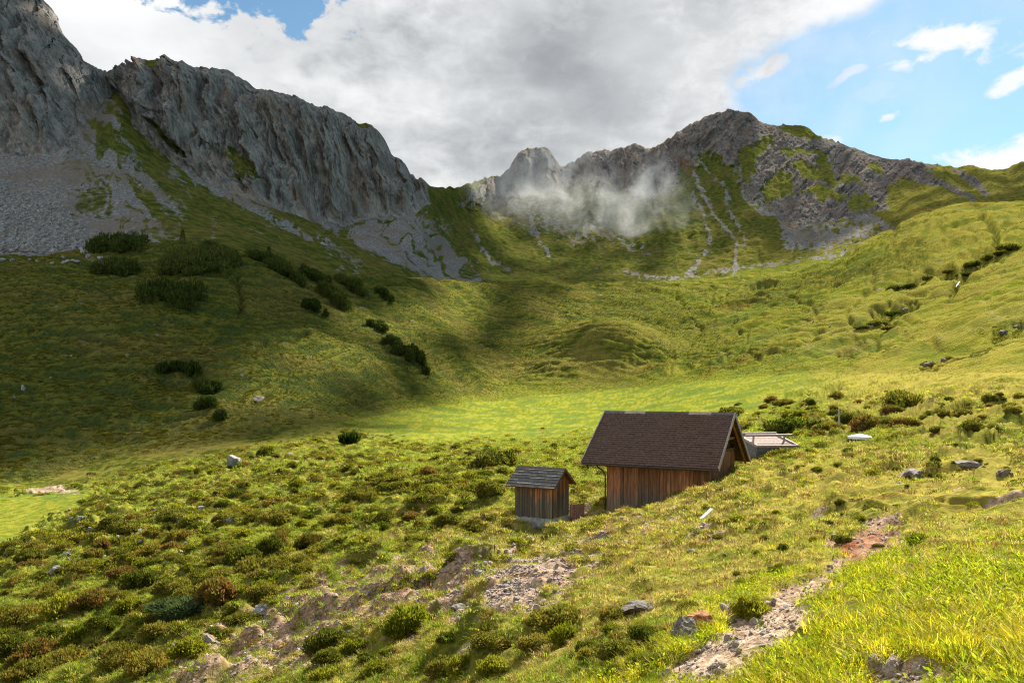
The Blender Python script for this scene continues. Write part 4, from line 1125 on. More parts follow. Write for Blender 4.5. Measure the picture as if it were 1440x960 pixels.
KIND_WORD = dict(dark='dark green', olive='olive green', red='reddish brown', yellow='yellow-green', juniper='grey-green')
def place_shrubs():
    rnd = random.Random(21)
    named = [
        (575, 893, 98, 'yellow', 'wide yellow-green shrub beside the stony patch of the near slope', .8),
        (795, 885, 96, 'olive', 'tall olive shrub uphill of the pinkish gravel patch', .85),
        (252, 872, 92, 'juniper', 'flat grey-green juniper spreading between the red-tipped shrubs', .8),
        (1128, 606, 76, 'dark', 'large dark dome-shaped shrub behind the stone tank', .62),
        (1228, 600, 70, 'red', 'large reddish dome-shaped shrub behind the white lid', 1.0),
        (1275, 570, 70, 'dark', 'dark shrub behind the large reddish shrub', .8),
        (692, 655, 62, 'dark', 'dark shrub in the hollow at the edge of the meadow', 1.1),
        (690, 702, 46, 'dark', 'dark rounded shrub in the hollow behind the shed', 1.1),
        (298, 850, 66, 'red', 'broad reddish shrub next to the flat juniper', 1.1),
        (345, 812, 58, 'olive', 'bulky olive shrub uphill of the broad reddish shrub', 1.1),
        (1035, 585, 40, 'dark', 'dark shrub just above the barn ridge end', .9),
        (880, 925, 80, 'dark', 'low dark shrub beside the rust-stained rock', .7),
        (1060, 866, 62, 'yellow', 'leafy yellow-green shrub beside the rust-stained rock', 1.0),
        (165, 812, 40, 'red', 'small red-leaved shrub beside a grey boulder', .8),
        (182, 742, 50, 'dark', 'dark mound-shaped shrub next to the low stone row', .8),
        (812, 690, 18, 'red', 'small rust-red shrub between the shed and barn', .8),
        (1300, 760, 44, 'yellow', 'bright leafy clump above the red soil scar', .9),
    ]
    for px, py, w, k, lab, hs in named:
        put_shrub(px, py, w, k, lab, 'single large shrubs', rnd, hs)
    explicit = [(437, 678, 26, 'red'), (389, 738, 44, 'olive'), (381, 780, 44, 'dark'), (394, 808, 36, 'olive'), (272, 822, 56, 'olive'), (175, 866, 44, 'yellow'),
                (233, 842, 54, 'olive'), (121, 862, 60, 'red'), (104, 910, 52, 'yellow'), (39, 935, 62, 'red'), (160, 940, 60, 'olive'), (20, 880, 50, 'olive'),
                (215, 905, 60, 'olive'), (60, 845, 44, 'olive'), (460, 935, 46, 'dark'), (430, 770, 40, 'red'), (300, 765, 34, 'olive'), (480, 740, 36, 'olive'), (540, 735, 34, 'olive'),
                (330, 700, 30, 'dark'), (370, 640, 26, 'dark'), (520, 700, 34, 'olive'), (560, 690, 26, 'dark'), (600, 670, 30, 'red'), (630, 740, 30, 'dark'), (30, 960, 70, 'olive')]
    for px, py, w, k in explicit:
        put_shrub(px, py, w, k, '%s %s shrub near the %s' % (size_word(w, 32, 48), KIND_WORD[k], near_mark(px, py)), KIND_WORD[k] + ' shrubs of the hummocky slope', rnd, 1.05)
    for px, py, w, k, where in ((1395, 362, 26, 'dark', 'in the stream gully'), (1372, 374, 24, 'dark', 'in the stream gully'), (1356, 388, 18, 'dark', 'in the stream gully'), (1425, 350, 28, 'dark', 'in the stream gully'), (1410, 356, 22, 'olive', 'in the stream gully'),
                      (1262, 408, 22, 'dark', 'on the pasture scarp below the gully'), (1282, 404, 18, 'dark', 'on the pasture scarp below the gully'), (1308, 392, 20, 'dark', 'on the pasture scarp below the gully'), (1236, 456, 24, 'dark', 'on the lowest pasture scarp'), (1256, 460, 22, 'olive', 'on the lowest pasture scarp'),
                      (1262, 440, 26, 'dark', 'on the middle pasture scarp'), (1215, 462, 18, 'dark', 'on the lowest pasture scarp'), (1310, 514, 20, 'dark', 'by the rocks above the white lid'), (1336, 504, 18, 'olive', 'by the rocks above the white lid'), (1340, 382, 18, 'olive', 'in the stream gully')):
        put_shrub(px, py, w, k, '%s %s mound-like bush %s' % ('broad' if w > 21 else 'small', KIND_WORD[k], where), KIND_WORD[k] + ' bushes ' + where, rnd, .7, 6.9)
    zones = [
        (84, (0, 430, 720, 955), (24, 70), (.27, .45, .13, .15), 'shrub growing on the hummocky slope between meadow and stony path', 'shrubs of the hummocky slope', lambda x, y: y > 730 + (430 - x) * 0 and y < 975 - max(0, x - 190) * .62 and not (x < 140 and y < 775 - x * .2)),
        (84, (250, 700, 640, 745), (12, 32), (.33, .42, .1, .15), 'shrub on the bumpy ground between the boulder and the shed', 'shrubs between the boulder and the shed', lambda x, y: y < 760 - 0 * x and y > 632 + max(0, 420 - x) * .12),
        (44, (640, 850, 628, 712), (12, 32), (.5, .3, .1, .1), 'shrub filling the hollow behind the shed', 'shrubs in the hollow behind the shed', lambda x, y: not (712 < x < 802 and y > 650)),
        (42, (1030, 1440, 556, 620), (18, 50), (.35, .45, .15, .05), 'shrub on the pasture above the tank and post', 'shrubs on the pasture above the tank', lambda x, y: y < 607 and not (1060 < x < 1150 and y > 592)),
        (30, (1120, 1440, 625, 690), (8, 20), (.3, .3, .05, .35), 'low shrub on the bank below the white lid', 'low shrubs on the bank below the lid', lambda x, y: True),
    ]
    zones.append((30, (430, 975, 850, 962), (34, 80), (.36, .36, .02, .26), 'low shrub in the rank growth of the near slope', 'shrubs in the rank growth', lambda x, y: y > 905 - (x - 430) * .1 and x + (y - 960) < 905 and not (430 < x < 520 and y < 900)))
    zones.append((22, (990, 1240, 705, 850), (14, 34), (.3, .3, .0, .4), 'low shrub on the worn turf', 'shrubs on the worn turf', lambda x, y: y < 860 - (x - 990) * .35))
    kinds = ['dark', 'olive', 'red', 'yellow']
    for n, (x0, x1, y0, y1), (a, b), wt, phrase, grp, okf in zones:
        c = 0; tries = 0
        while c < n and tries < n * 30:
            tries += 1
            x, y = rnd.uniform(x0, x1), rnd.uniform(y0, y1)
            if not okf(x, y): continue
            sc_ = .55 + .45 * (y - y0) / (y1 - y0)
            w = rnd.uniform(a, b) * sc_
            p = hit(x, y, .9)
            if any((p.x - q[0]) ** 2 + (p.y - q[1]) ** 2 < (.36 * (q[2] + w / F * p.y)) ** 2 for q in PLACED): continue
            k = rnd.choices(kinds, wt)[0]
            put_shrub(x, y, w, k, '%s %s shrub near the %s' % (size_word(w / F * p.y, .9, 1.7), KIND_WORD[k], near_mark(x, y)), KIND_WORD[k] + ' ' + grp, rnd, rnd.uniform(.75, 1.1), auto=True); c += 1
place_shrubs()

# ---- mountain pines on the shaded hillside
def make_pines():
    r = np.random.default_rng(9); rnd = random.Random(9)
    spec = [(167, 353, 92, 26, 'long mountain pine thicket at the foot of the block field'), (160, 385, 62, 28, 'rounded mountain pine thicket below the long thicket'),
            (227, 424, 96, 44, 'lowest of the broad mountain pine thickets beside the hillside track'), (268, 386, 112, 48, 'largest mountain pine thicket, uphill of the hillside track'),
            (306, 368, 58, 24, 'mountain pine thicket joined to the largest thicket'), (387, 381, 84, 26, 'mountain pine thicket under the small lone conifer'),
            (440, 394, 44, 18, 'narrow mountain pine thicket in the slanting row'), (469, 424, 50, 28, 'stout mountain pine thicket hanging below the slanting row'),
            (491, 408, 46, 18, 'mountain pine thicket at the end of the slanting row'), (444, 440, 36, 20, 'small mountain pine beneath the slanting row'),
            (540, 420, 26, 15, 'lone round mountain pine near the scree tip'), (530, 463, 30, 15, 'small oval mountain pine above the diagonal strip'),
            (549, 484, 30, 18, 'upper bush of the diagonal mountain pine strip'), (570, 500, 34, 22, 'middle bush of the diagonal mountain pine strip'), (590, 515, 34, 24, 'lower bush of the diagonal mountain pine strip'),
            (262, 530, 32, 22, 'dark half of the mountain pine pair low on the hillside'), (236, 527, 36, 20, 'paler half of the mountain pine pair low on the hillside'),
            (284, 552, 44, 16, 'flat mountain pine under the pair low on the hillside'), (284, 576, 30, 17, 'small mountain pine at the hillside foot'),
            (305, 592, 18, 12, 'tiny mountain pine at the hillside foot'), (489, 623, 26, 10, 'small dark bush at the meadow edge')]
    for px, py, w, h, lab in spec:
        p = hit(px, py, 5.5); m = p.y / F
        W, H = w * m, h * m
        nl = max(7, int(W / .95))
        lobes = []
        for i in range(nl):
            u = rnd.uniform(-1, 1); vv = rnd.uniform(-1, 1)
            s = rnd.uniform(.32, 1.05) * min(H * .55, W * .22)
            x = u * (W / 2 - s * .7); y = vv * W * .26
            z = gz(p.x + x, p.y + W * .2 + y) - p.z
            lobes.append((x, y, z + s * .25, s, s, max(s * .9, H * .45) * rnd.uniform(.75, 1.15)))
        n = int(min(5200, 800 + W * H * 40))
        pts, d = lobe_points([(l[0], l[1], l[2] + 50, l[3], l[4], l[5]) for l in lobes], n, r, .6, 1.9)
        pts[:, 2] -= 50
        root = empty('mountain_pine', (p.x, p.y + W * .2, p.z)); tag(root, lab, 'pine bush', 'mountain pines on the hillside')
        me = leaf_mesh('needles', pts, d, 1.35, .34, r); f = add('needles', me, S_PINE, root)
        mb = MB(); U, V = 9, 6
        for (cx, cy, cz, rx, ry, rz) in lobes:
            vs = [(cx + rx * .45 * math.cos(math.pi * (j / V - .5)) * math.cos(2 * math.pi * i / U), cy + ry * .45 * math.cos(math.pi * (j / V - .5)) * math.sin(2 * math.pi * i / U), cz + rz * .45 * math.sin(math.pi * (j / V - .5))) for j in range(V + 1) for i in range(U)]
            mb.raw(vs, [(j * U + i, j * U + (i + 1) % U, (j + 1) * U + (i + 1) % U, (j + 1) * U + i) for j in range(V) for i in range(U)])
        mb.build('inner_needles', S_PINE, f)
        st = MB()
        for l in lobes[:8]:
            st.tube([(l[0] * .7, l[1] * .7 - .2, l[2] - l[5] * .9), (l[0] * .9, l[1] * .9, l[2] - l[5] * .3), (l[0], l[1], l[2] + l[5] * .4)], [.14, .1, .05], 5)
        st.build('stem', M_TWIG, root)
    for px, py, h, lab in ((257, 346, 20, 'small conifer rising out of the largest pine thicket'), (378, 366, 17, 'small lone conifer behind the mountain pine row')):
        p = hit(px, py, 9.0); H = h * p.y / F * 1.15
        root = empty('conifer_tree', p); tag(root, lab, 'tree', 'small conifers among the mountain pines')
        MB().tube([(0, 0, -.5), (.04, 0, H * .5), (0, 0, H)], [.16, .1, .02], 6).build('trunk', M_TWIG, root)
        n = 900; t = r.random(n) ** .8; a = r.random(n) * 6.283; tier = .75 + .25 * np.sin(t * 34)
        rad = (1 - t) * H * .34 * tier * (.35 + .65 * r.random(n)) + .05
        pts = np.stack([rad * np.cos(a), rad * np.sin(a), .08 * H + t * H * .92 - rad * .25], 1)
        d = np.stack([np.cos(a), np.sin(a), np.full(n, .25)], 1) + r.normal(size=(n, 3)) * .25
        add('crown', leaf_mesh('crown', pts, d, .55, .2, r), S_PINE, root)
make_pines()

# ---- stones
def stone_mesh(name, seed, sub=2, flat=1.0, rough=.5):
    import bmesh
    bm = bmesh.new(); bmesh.ops.create_icosphere(bm, subdivisions=sub, radius=1.0)
    r = np.random.default_rng(seed)
    pl = r.normal(size=(11, 3)); pl /= np.linalg.norm(pl, axis=1, keepdims=True); off = r.uniform(.5, .92, 11)
    for v in bm.verts:
        c = np.array(v.co)
        for n_, o_ in zip(pl, off):
            dd = c @ n_ - o_
            if dd > 0: c = c - n_ * dd
        c = c * (1 + .05 * r.normal())
        v.co = Vector(c)
    me = bpy.data.meshes.new(name); bm.to_mesh(me); bm.free()
    return me
STONES = [stone_mesh('stone', 40 + i, 2) for i in range(7)]
BIGS = [stone_mesh('boulder', 60 + i, 3) for i in range(4)]
_mc = {}
def put_stone(px, py, wpx, hpx, label, group, rnd, mat=None, big=False, tmin=.6, name='stone', sink=.28, tilt=.35):
    p = hit(px, py, tmin); m = p.y / F
    base = rnd.choice(BIGS if big else STONES); mat = mat or M_STONE
    key = (base.name, mat.name)
    if key not in _mc:
        c = base.copy(); c.name = name; c.materials.append(mat); _mc[key] = c
    o = add(name, _mc[key])
    w, h = wpx * m * .56, hpx * m * .66
    o.scale = (w, w * rnd.uniform(.7, 1.05), h)
    o.rotation_euler = (rnd.uniform(-tilt, tilt), rnd.uniform(-tilt, tilt), rnd.uniform(0, 6.28))
    o.location = (p.x, p.y + w * .5, p.z + h * (.8 - sink * 2))
    tag(o, label, 'rock', group)
    return o

def make_stones():
    rnd = random.Random(77)
    one = [(327, 656, 23, 24, 'big upright grey boulder standing in the grass at the slope top', M_STONE), (898, 862, 54, 22, 'flat grey boulder half sunk in the turf above the rust-stained rock', M_DSTONE),
           (968, 893, 40, 34, 'dark broken rock beside the rust-stained slab', M_DSTONE), (992, 882, 46, 26, 'rust-orange stained rock slab at the head of the gravel runnel', M_RUST),
           (370, 860, 36, 15, 'long flat grey rock on the edge of the stony patch', M_STONE), (287, 902, 24, 13, 'pale block on the stony patch near the juniper', M_STONE),
           (246, 914, 30, 14, 'pale slab below the pale block of the stony patch', M_STONE), (75, 806, 16, 14, 'grey boulder beside the small red-leaved shrub', M_STONE),
           (253, 735, 13, 14, 'square block at the end of the low stone row', M_STONE), (1288, 670, 42, 20, 'jagged dark outcrop on the bank below the white lid', M_DSTONE),
           (1371, 655, 44, 14, 'long grey outcrop on the bank beside the jagged one', M_DSTONE), (1420, 668, 24, 14, 'small dark outcrop on the bank past the long one', M_DSTONE),
           (1262, 946, 40, 30, 'pale broken stone in the hole among tall grass', M_PEB), (1235, 938, 26, 22, 'smaller pale stone at the rim of the grassy hole', M_PEB), (1300, 945, 26, 18, 'brownish stone at the far rim of the grassy hole', M_PEB),
           (31, 548, 11, 10, 'lone pale rock on the shaded hillside', M_STONE), (360, 562, 32, 11, 'low flat outcrop at the foot of the shaded hillside', M_DSTONE), (407, 642, 11, 8, 'small grey rock on the turf near the big boulder', M_STONE),
           (676, 810, 24, 12, 'grey rock on the edge of the dark turf bank', M_STONE), (646, 858, 30, 10, 'pale slab at the foot of the gravel patch', M_STONE), (973, 778, 14, 8, 'small white rock on the turf below the board', M_STONE),
           (455, 345, 12, 7, 'grey rock on the grass under the cliff', M_STONE)]
    for px, py, w, h, lab, mt_ in one:
        put_stone(px, py, w, h, lab, None, rnd, mt_, w > 20, .6, 'boulder' if w > 20 else 'stone', .42 if mt_ is M_DSTONE and py < 700 else .3, .2)
    for px, py, w, h in ((1308, 515, 14, 7), (1328, 508, 9, 6), (1226, 461, 8, 5), (1250, 460, 12, 6), (1415, 469, 13, 8), (1431, 461, 9, 6), (1275, 436, 9, 5)):
        put_stone(px, py, w, h, '%s rock breaking through the sunny pasture %s' % ('broad dark' if w > 10 else 'small dark', 'past the white lid' if py > 490 else ('high above the bank outcrops' if px > 1380 else 'beside a shallow gully')), 'rocks in the sunny pasture', rnd, M_DSTONE, True, 6, 'outcrop', .25, .6)
    zones = [(46, (90, 330, 715, 800), (5, 14), 'grey stone', 'stones on the hummocky slope', .9, M_STONE),
             (40, (200, 560, 830, 955), (4, 12), 'pale stone on bare ground', 'stones on the bare stony patch', .6, M_PEB),
             (34, (600, 850, 765, 870), (5, 12), 'pale stone among gravel', 'stones in the gravel patch', .6, M_PEB),
             (64, (890, 1200, 780, 960), (5, 18), 'pale stone among gravel', 'stones in the gravel runnel', .6, M_PEB),
             (26, (420, 1020, 640, 760), (3, 7), 'grey stone in turf', 'small stones around the huts', .6, M_STONE),
             (30, (0, 140, 340, 372), (5, 14), 'grey block', 'blocks at the foot of the block field', 8, M_STONE),
             (22, (10, 620, 420, 640), (3, 6), 'grey hillside rock', 'small rocks on the shaded hillside', 6.5, M_STONE),
             (20, (640, 1200, 360, 470), (3, 7), 'grey rock', 'rocks on the rolling ground', 6.5, M_STONE)]
    for n, (x0, x1, y0, y1), (a, b), lab, grp, tm, mt_ in zones:
        c = tr = 0
        while c < n and tr < 900:
            tr += 1
            x, y = rnd.uniform(x0, x1), rnd.uniform(y0, y1)
            if mt_ is M_PEB:
                cc = col_of(x); rr = int(np.argmin(np.abs(PYP[:, cc] - y) + 99 * (TS < .5) + 99 * (TS > 5)))
                if DIRT[rr, cc] < .4: continue
            if 700 < x < 1030 and y < 735 and y > 640 and mt_ is M_STONE: continue
            w = a + (b - a) * rnd.random() ** 2.2
            put_stone(x, y, w, w * rnd.uniform(.5, .8), '%s %s, near the %s' % (size_word(w, a + (b - a) * .1, a + (b - a) * .4), lab, near_mark(x, y)), '%s, near the %s' % (lab, near_mark(x, y)), rnd, mt_, False, tm, 'stone', .2); c += 1
make_stones()

# ---------------------------------------------------------------- grass, heath and gravel (too many to count)
def scatter(name, label, sources, pos, rot, scl, idx):
    """one object: a copy of one of the source meshes at every point"""
    me = bpy.data.meshes.new(name)
    me.vertices.add(len(pos)); me.vertices.foreach_set('co', np.ascontiguousarray(pos, np.float32).ravel())
    a = me.attributes.new('turn', 'FLOAT_VECTOR', 'POINT'); a.data.foreach_set('vector', np.ascontiguousarray(rot, np.float32).ravel())
    a = me.attributes.new('size', 'FLOAT_VECTOR', 'POINT'); a.data.foreach_set('vector', np.ascontiguousarray(scl, np.float32).ravel())
    a = me.attributes.new('pick', 'INT', 'POINT'); a.data.foreach_set('value', np.ascontiguousarray(idx, np.int32))
    me.update()
    o = add(name, me); tag(o, label, None, None, 'stuff')
    src = bpy.data.collections.new(name + '_source')
    for i, s in enumerate(sources):
        so = bpy.data.objects.new('%s_tuft_%02d' % (name, i), s); src.objects.link(so)
    ng = bpy.data.node_groups.new(name, 'GeometryNodeTree')
    ng.interface.new_socket('Geometry', in_out='INPUT', socket_type='NodeSocketGeometry')
    ng.interface.new_socket('Geometry', in_out='OUTPUT', socket_type='NodeSocketGeometry')
    gi = ng.nodes.new('NodeGroupInput'); go = ng.nodes.new('NodeGroupOutput')
    ci = ng.nodes.new('GeometryNodeCollectionInfo'); ci.inputs['Collection'].default_value = src
    ci.inputs['Separate Children'].default_value = True; ci.inputs['Reset Children'].default_value = True
    iop = ng.nodes.new('GeometryNodeInstanceOnPoints'); iop.inputs['Pick Instance'].default_value = True
    def attr(nm, typ):
        n = ng.nodes.new('GeometryNodeInputNamedAttribute'); n.data_type = typ; n.inputs['Name'].default_value = nm
        return n.outputs[0]
    L = ng.links.new
    L(gi.outputs[0], iop.inputs['Points']); L(ci.outputs[0], iop.inputs['Instance'])
    L(attr('pick', 'INT'), iop.inputs['Instance Index'])
    e2r = ng.nodes.new('FunctionNodeEulerToRotation'); L(attr('turn', 'FLOAT_VECTOR'), e2r.inputs[0])
    L(e2r.outputs[0], iop.inputs['Rotation'])
    L(attr('size', 'FLOAT_VECTOR'), iop.inputs['Scale'])
    L(iop.outputs[0], go.inputs[0])
    md = o.modifiers.new('scatter', 'NODES'); md.node_group = ng
    return o

def tuft_mesh(name, seed, blades, h, spread, width, lean, mat):
    r = np.random.default_rng(seed)
    vs = []; fs = []
    for b in range(blades):
        a = r.random() * 6.283; q = spread * math.sqrt(r.random()); bx, by = q * math.cos(a), q * math.sin(a)
        a2 = a + r.normal() * .7; H = h * r.uniform(.55, 1.2); ln = lean * r.uniform(.3, 1.3) * H
        dx, dy = math.cos(a2), math.sin(a2); sx, sy = -dy, dx; w = width * r.uniform(.7, 1.3) / 2
        o = len(vs)
        for t, ww in ((0, 1), (.45, .85), (.8, .5)):
            cx, cy, cz = bx + dx * ln * t * t, by + dy * ln * t * t, H * (t - .18 * lean * t * t)
            vs += [(cx - sx * w * ww, cy - sy * w * ww, cz), (cx + sx * w * ww, cy + sy * w * ww, cz)]
        vs.append((bx + dx * ln, by + dy * ln, H * (1 - .25 * lean)))
        fs += [(o, o + 1, o + 3, o + 2), (o + 2, o + 3, o + 5, o + 4), (o + 4, o + 5, o + 6)]
    me = bpy.data.meshes.new(name); me.from_pydata(vs, [], fs); me.materials.append(mat)
    return me

def cell_samples(n, t0, t1, p0, p1, weight, seed):
    """random spots on the ground, chosen by weight(grid) per square metre"""
    r = np.random.default_rng(seed)
    r0, r1 = np.searchsorted(TS, t0), np.searchsorted(TS, t1); c0, c1 = np.searchsorted(PXS, p0), min(np.searchsorted(PXS, p1), NXC - 1)
    A = np.abs((XX[r0:r1, c0 + 1:c1 + 1] - XX[r0:r1, c0:c1]) * (YY[r0 + 1:r1 + 1, c0:c1] - YY[r0:r1, c0:c1]))
    w = (A * np.clip(weight[r0:r1, c0:c1], 0, None)).ravel(); tot = w.sum()
    if n is None:
        n = int(tot)
    k = np.searchsorted(np.cumsum(w) / tot, r.random(n)); k = np.clip(k, 0, len(w) - 1)
    i, j = k // (c1 - c0) + r0, k % (c1 - c0) + c0
    u, v = r.random(n), r.random(n)
    def bl(G):
        return (G[i, j] * (1 - u) + G[i, j + 1] * u) * (1 - v) + (G[i + 1, j] * (1 - u) + G[i + 1, j + 1] * u) * v
    return np.stack([bl(XX), bl(YY), bl(ZZ)], 1), bl, r, i, j

def blocked(pos):
    """inside the buildings"""
    bad = np.zeros(len(pos), bool)
    for (cx, cy, hx0, hx1, hy0, hy1) in ((10.66, 52.75, -3.3, 3.9, -3.3, 3.5), (2.39 - .866 * 1.275 + .5 * 1.125, 45.5 + .5 * 1.275 + .866 * 1.125, -1.4, 1.4, -1.25, 1.25)):
        dx, dy = pos[:, 0] - cx, pos[:, 1] - cy
        lx = dx * math.cos(TH) - dy * math.sin(TH); ly = dx * math.sin(TH) + dy * math.cos(TH)
        bad |= (lx > hx0) & (lx < hx1) & (ly > hy0) & (ly < hy1)
    return bad

def make_grass():
    tall = [tuft_mesh('g', 100 + i, 30, .16, .14, .0065, 1.0, m) for i, m in enumerate((G_YEL, G_YEL, G_GRN, G_DRY))]
    short = [tuft_mesh('g', 200 + i, 26, .11, .13, .013, 1.0, m) for i, m in enumerate((T_YEL, T_GRN, T_DRY, T_GRN, T_BRN))]
    clump = [tuft_mesh('g', 300 + i, 30, .12, .27, .022, 1.0, m) for i, m in enumerate((T_YEL, T_GRN, T_DRY, T_GRN, T_BRN))]
    rr = np.random.default_rng(31)
    for q, (mt, n, ln, wd) in enumerate(((G_GRN, 40, .06, .022), (T_DRY, 24, .16, .006))):
        a = rr.random(n) * 6.283; rad = .12 * np.sqrt(rr.random(n))
        pts = np.stack([rad * np.cos(a), rad * np.sin(a), .02 + .12 * rr.random(n)], 1)
        dd = np.stack([np.cos(a), np.sin(a), .3 + .8 * rr.random(n)], 1)
        me = leaf_mesh('g', pts, dd, ln, wd, rr); me.materials.append(mt); tall.append(me)
    bare = np.clip(1 - DIRT * 1.15, 0, 1) * (1 - .9 * np.clip(STEP, 0, 1))
    # tall grass by the camera, mostly in the corner of the slope
    corner = sstep(PXG - 1440 + (960 - PYG) * -1.25 + 560 + 60 * WARPX, -40, 90) * sstep(PYG, 740, 830)
    d = corner * bare * np.clip(900 / np.clip(YY, 3, 40) ** 1.25, 0, 90) * np.clip(.1 + 2.2 * (NM - .32), .05, 1.5)
    pos, bl, r, i, j = cell_samples(56000, .3, 4.0, -60, 1640, d, 1)
    n = len(pos); s = r.uniform(.55, 1.15, n)
    nb = bl(NB)
    idx = np.where(r.random(n) < np.clip((nb - .2) * 2.2, .3, .95), r.choice([0, 1, 3, 5], n, p=[.36, .36, .14, .14]), r.choice([2, 4], n, p=[.7, .3]))
    scatter('tall_grass', 'tall sunlit yellow-green grass on the slope beside the gravel runnel', tall, pos, np.stack([r.normal(0, .15, n), r.normal(0, .15, n), r.random(n) * 6.28], 1), np.stack([s, s, s * r.uniform(.7, 1.2, n)], 1), idx)
    # short turf over the rest of the near slope
    d = bare * (1 - .85 * corner) * np.clip(700 / np.clip(YY, 4, 80) ** 1.35, 0, 60) * (.25 + 1.5 * np.clip((NM - .3) * 2, 0, 1)) * sstep(YY, 75, 50)
    pos, bl, r, i, j = cell_samples(78000, .3, 5.4, -60, 1640, d, 2)
    ok = ~blocked(pos); pos = pos[ok]; n = len(pos); s = (.7 + .7 * r.random(n)) * np.clip(pos[:, 1] / 22, .8, 1.7)
    i, j = i[ok], j[ok]; dr = DRY[i, j] + .5 * (NB[i, j] - .5)
    idx = np.where(r.random(n) < np.clip(dr * 1.1, .06, .8), r.choice([0, 2, 2, 4], n), r.choice([1, 3, 0, 4], n, p=[.34, .34, .2, .12]))
    scatter('turf', 'short grassy turf covering the sunlit slope', short, pos, np.stack([r.normal(0, .2, n), r.normal(0, .2, n), r.random(n) * 6.28], 1), np.stack([s, s, s * r.uniform(.6, 1.2, n)], 1), idx)
    # rank tussocks further off
    d = (1 - sstep(LUSH, .3, .9)) * np.clip(bare, 0, 1) * sstep(YY, 16, 40) * np.clip(2600 / np.clip(YY, 20, 200) ** 1.75, 0, 9) * np.clip((NM - .35) * 3, 0.05, 1.2)
    pos, bl, r, i, j = cell_samples(46000, 1.0, 6.6, -80, 1520, d * (1 - .45 * sstep(PXG, 700, 480)), 3)
    ok = ~blocked(pos); pos = pos[ok]; n = len(pos); i, j = i[ok], j[ok]; s = (.6 + .9 * r.random(n)) * np.clip(pos[:, 1] / 50, .8, 2.0)
    dr = DRY[i, j] * .8 + .5 * (NB[i, j] - .45)
    idx = np.where(r.random(n) < np.clip(dr, .08, .7), r.choice([0, 2, 2, 4], n), r.choice([1, 3, 0, 4], n, p=[.34, .34, .2, .12]))
    scatter('tussock_grass', 'rank tussocky grass over the hummocky slopes', clump, pos, np.stack([r.normal(0, .2, n), r.normal(0, .2, n), r.random(n) * 6.28], 1), np.stack([s, s, s * r.uniform(.55, 1.0, n)], 1), idx)

def make_heath():
    r = np.random.default_rng(4); pr = random.Random(4)
    src = []
    for k, (mat, n) in enumerate(((S_OLIVE, 260), (S_DARK, 260), (S_RED, 240), (S_YEL, 240))):
        lobes = rand_lobes(pr, 3, .4, .42); p, d = lobe_points(lobes, n, r, .5, .9)
        me = leaf_mesh('heath', p, d, .2, .09, r); me.materials.append(mat); src.append(me)
    # low heath on the hummocks
    hz = (sstep(PXG, 760, 560) + .55 * sstep(PXG, 1000, 1120) * sstep(TT, 4.6, 5.2) + .35) * sstep(TT, 1.0, 1.6) * sstep(TT, 6.7, 6.2)
    d = hz * (1 - sstep(LUSH, .5, .9)) * (1 - np.clip(DIRT * 1.4, 0, 1)) * np.clip((NB - .46) * 7, 0, 1) * np.clip((NM - .42) * 6, 0, 1) * np.clip(900 / np.clip(YY, 12, 140) ** 1.6, 0, 3)
    d = mx(d, STEP * 2.5)
    d = d * (1 - .45 * sstep(PXG, 980, 1240) * sstep(PYG, 720, 800))
    pos, bl, r, i, j = cell_samples(7500, .9, 6.6, -80, 1520, d, 6)
    ok = ~blocked(pos); pos = pos[ok]; n = len(pos); s = (.16 + .55 * r.random(n) ** 2) * np.clip(pos[:, 1] / 40, .45, 1.7)
    scatter('heath', 'low heathery plants dotted over the hummocky slopes', src, pos, np.stack([r.normal(0, .15, n), r.normal(0, .15, n), r.random(n) * 6.28], 1), np.stack([s, s, s * r.uniform(.6, 1.1, n)], 1), r.choice([0, 1, 2, 3], n, p=[.42, .24, .07, .27]))
    # hillside heath, far
    d = HEATH * np.clip((NM - .42) * 5, 0, 1) * sstep(TT, 6.95, 7.2)
    pos, bl, r, i, j = cell_samples(42000, 6.95, 10.4, -80, 1520, d * np.clip(200 / YY, .2, 1.2), 7)
    n = len(pos); s = r.uniform(.28, .8, n)
    scatter('hillside_heath', 'low dark heath covering the shaded hillside', src, pos, np.stack([r.normal(0, .15, n), r.normal(0, .15, n), r.random(n) * 6.28], 1), np.stack([s * 1.5, s, s * .7], 1), r.choice([0, 1, 3], n, p=[.5, .35, .15]))

def make_gravel():
    src = []
    for i in range(6):
        me = stone_mesh('pebble', 90 + i, 1); me.materials.append(M_PEB); src.append(me)
    d = np.clip((DIRT - .35) * 2, 0, 1) * np.clip(NM * 2 - .5, .1, 1.2) * np.clip(700 / np.clip(YY, 5, 60) ** 1.3, 0, 60) * (1 - .6 * RED) * (1 - .6 * sstep(PXG, 620, 540))
    pos, bl, r, i, j = cell_samples(15000, .3, 5.0, -60, 1500, d, 8)
    n = len(pos); s = (.014 + .07 * r.random(n) ** 4) * np.clip(pos[:, 1] / 16, .7, 1.9)
    pos[:, 2] += s * .2
    scatter('gravel', 'loose pinkish grey gravel in the bare patches', src, pos, np.stack([r.normal(0, .25, n), r.normal(0, .25, n), r.random(n) * 6.28], 1), np.stack([s, s * r.uniform(.6, 1, n), s * r.uniform(.3, .55, n)], 1), r.integers(0, 6, n))
    big = blk * .05 + SCREE * sstep(TT, 10.6, 11) * .0012
    for me in [stone_mesh('block', 95, 1)]:
        me.materials.append(M_STONE); src2 = [me]
    pos, bl, r, i, j = cell_samples(5200, 10.2, 13.2, -80, 1300, big, 9)
    n = len(pos); s = .35 + 1.5 * r.random(n) ** 3.5
    scatter('block_field', 'field of grey boulders at the foot of the scree', src2, pos, r.random((n, 3)) * 6.28, np.stack([s, s * r.uniform(.6, 1, n), s * r.uniform(.5, .9, n)], 1), r.integers(0, 1, n))
make_grass(); make_heath(); make_gravel()

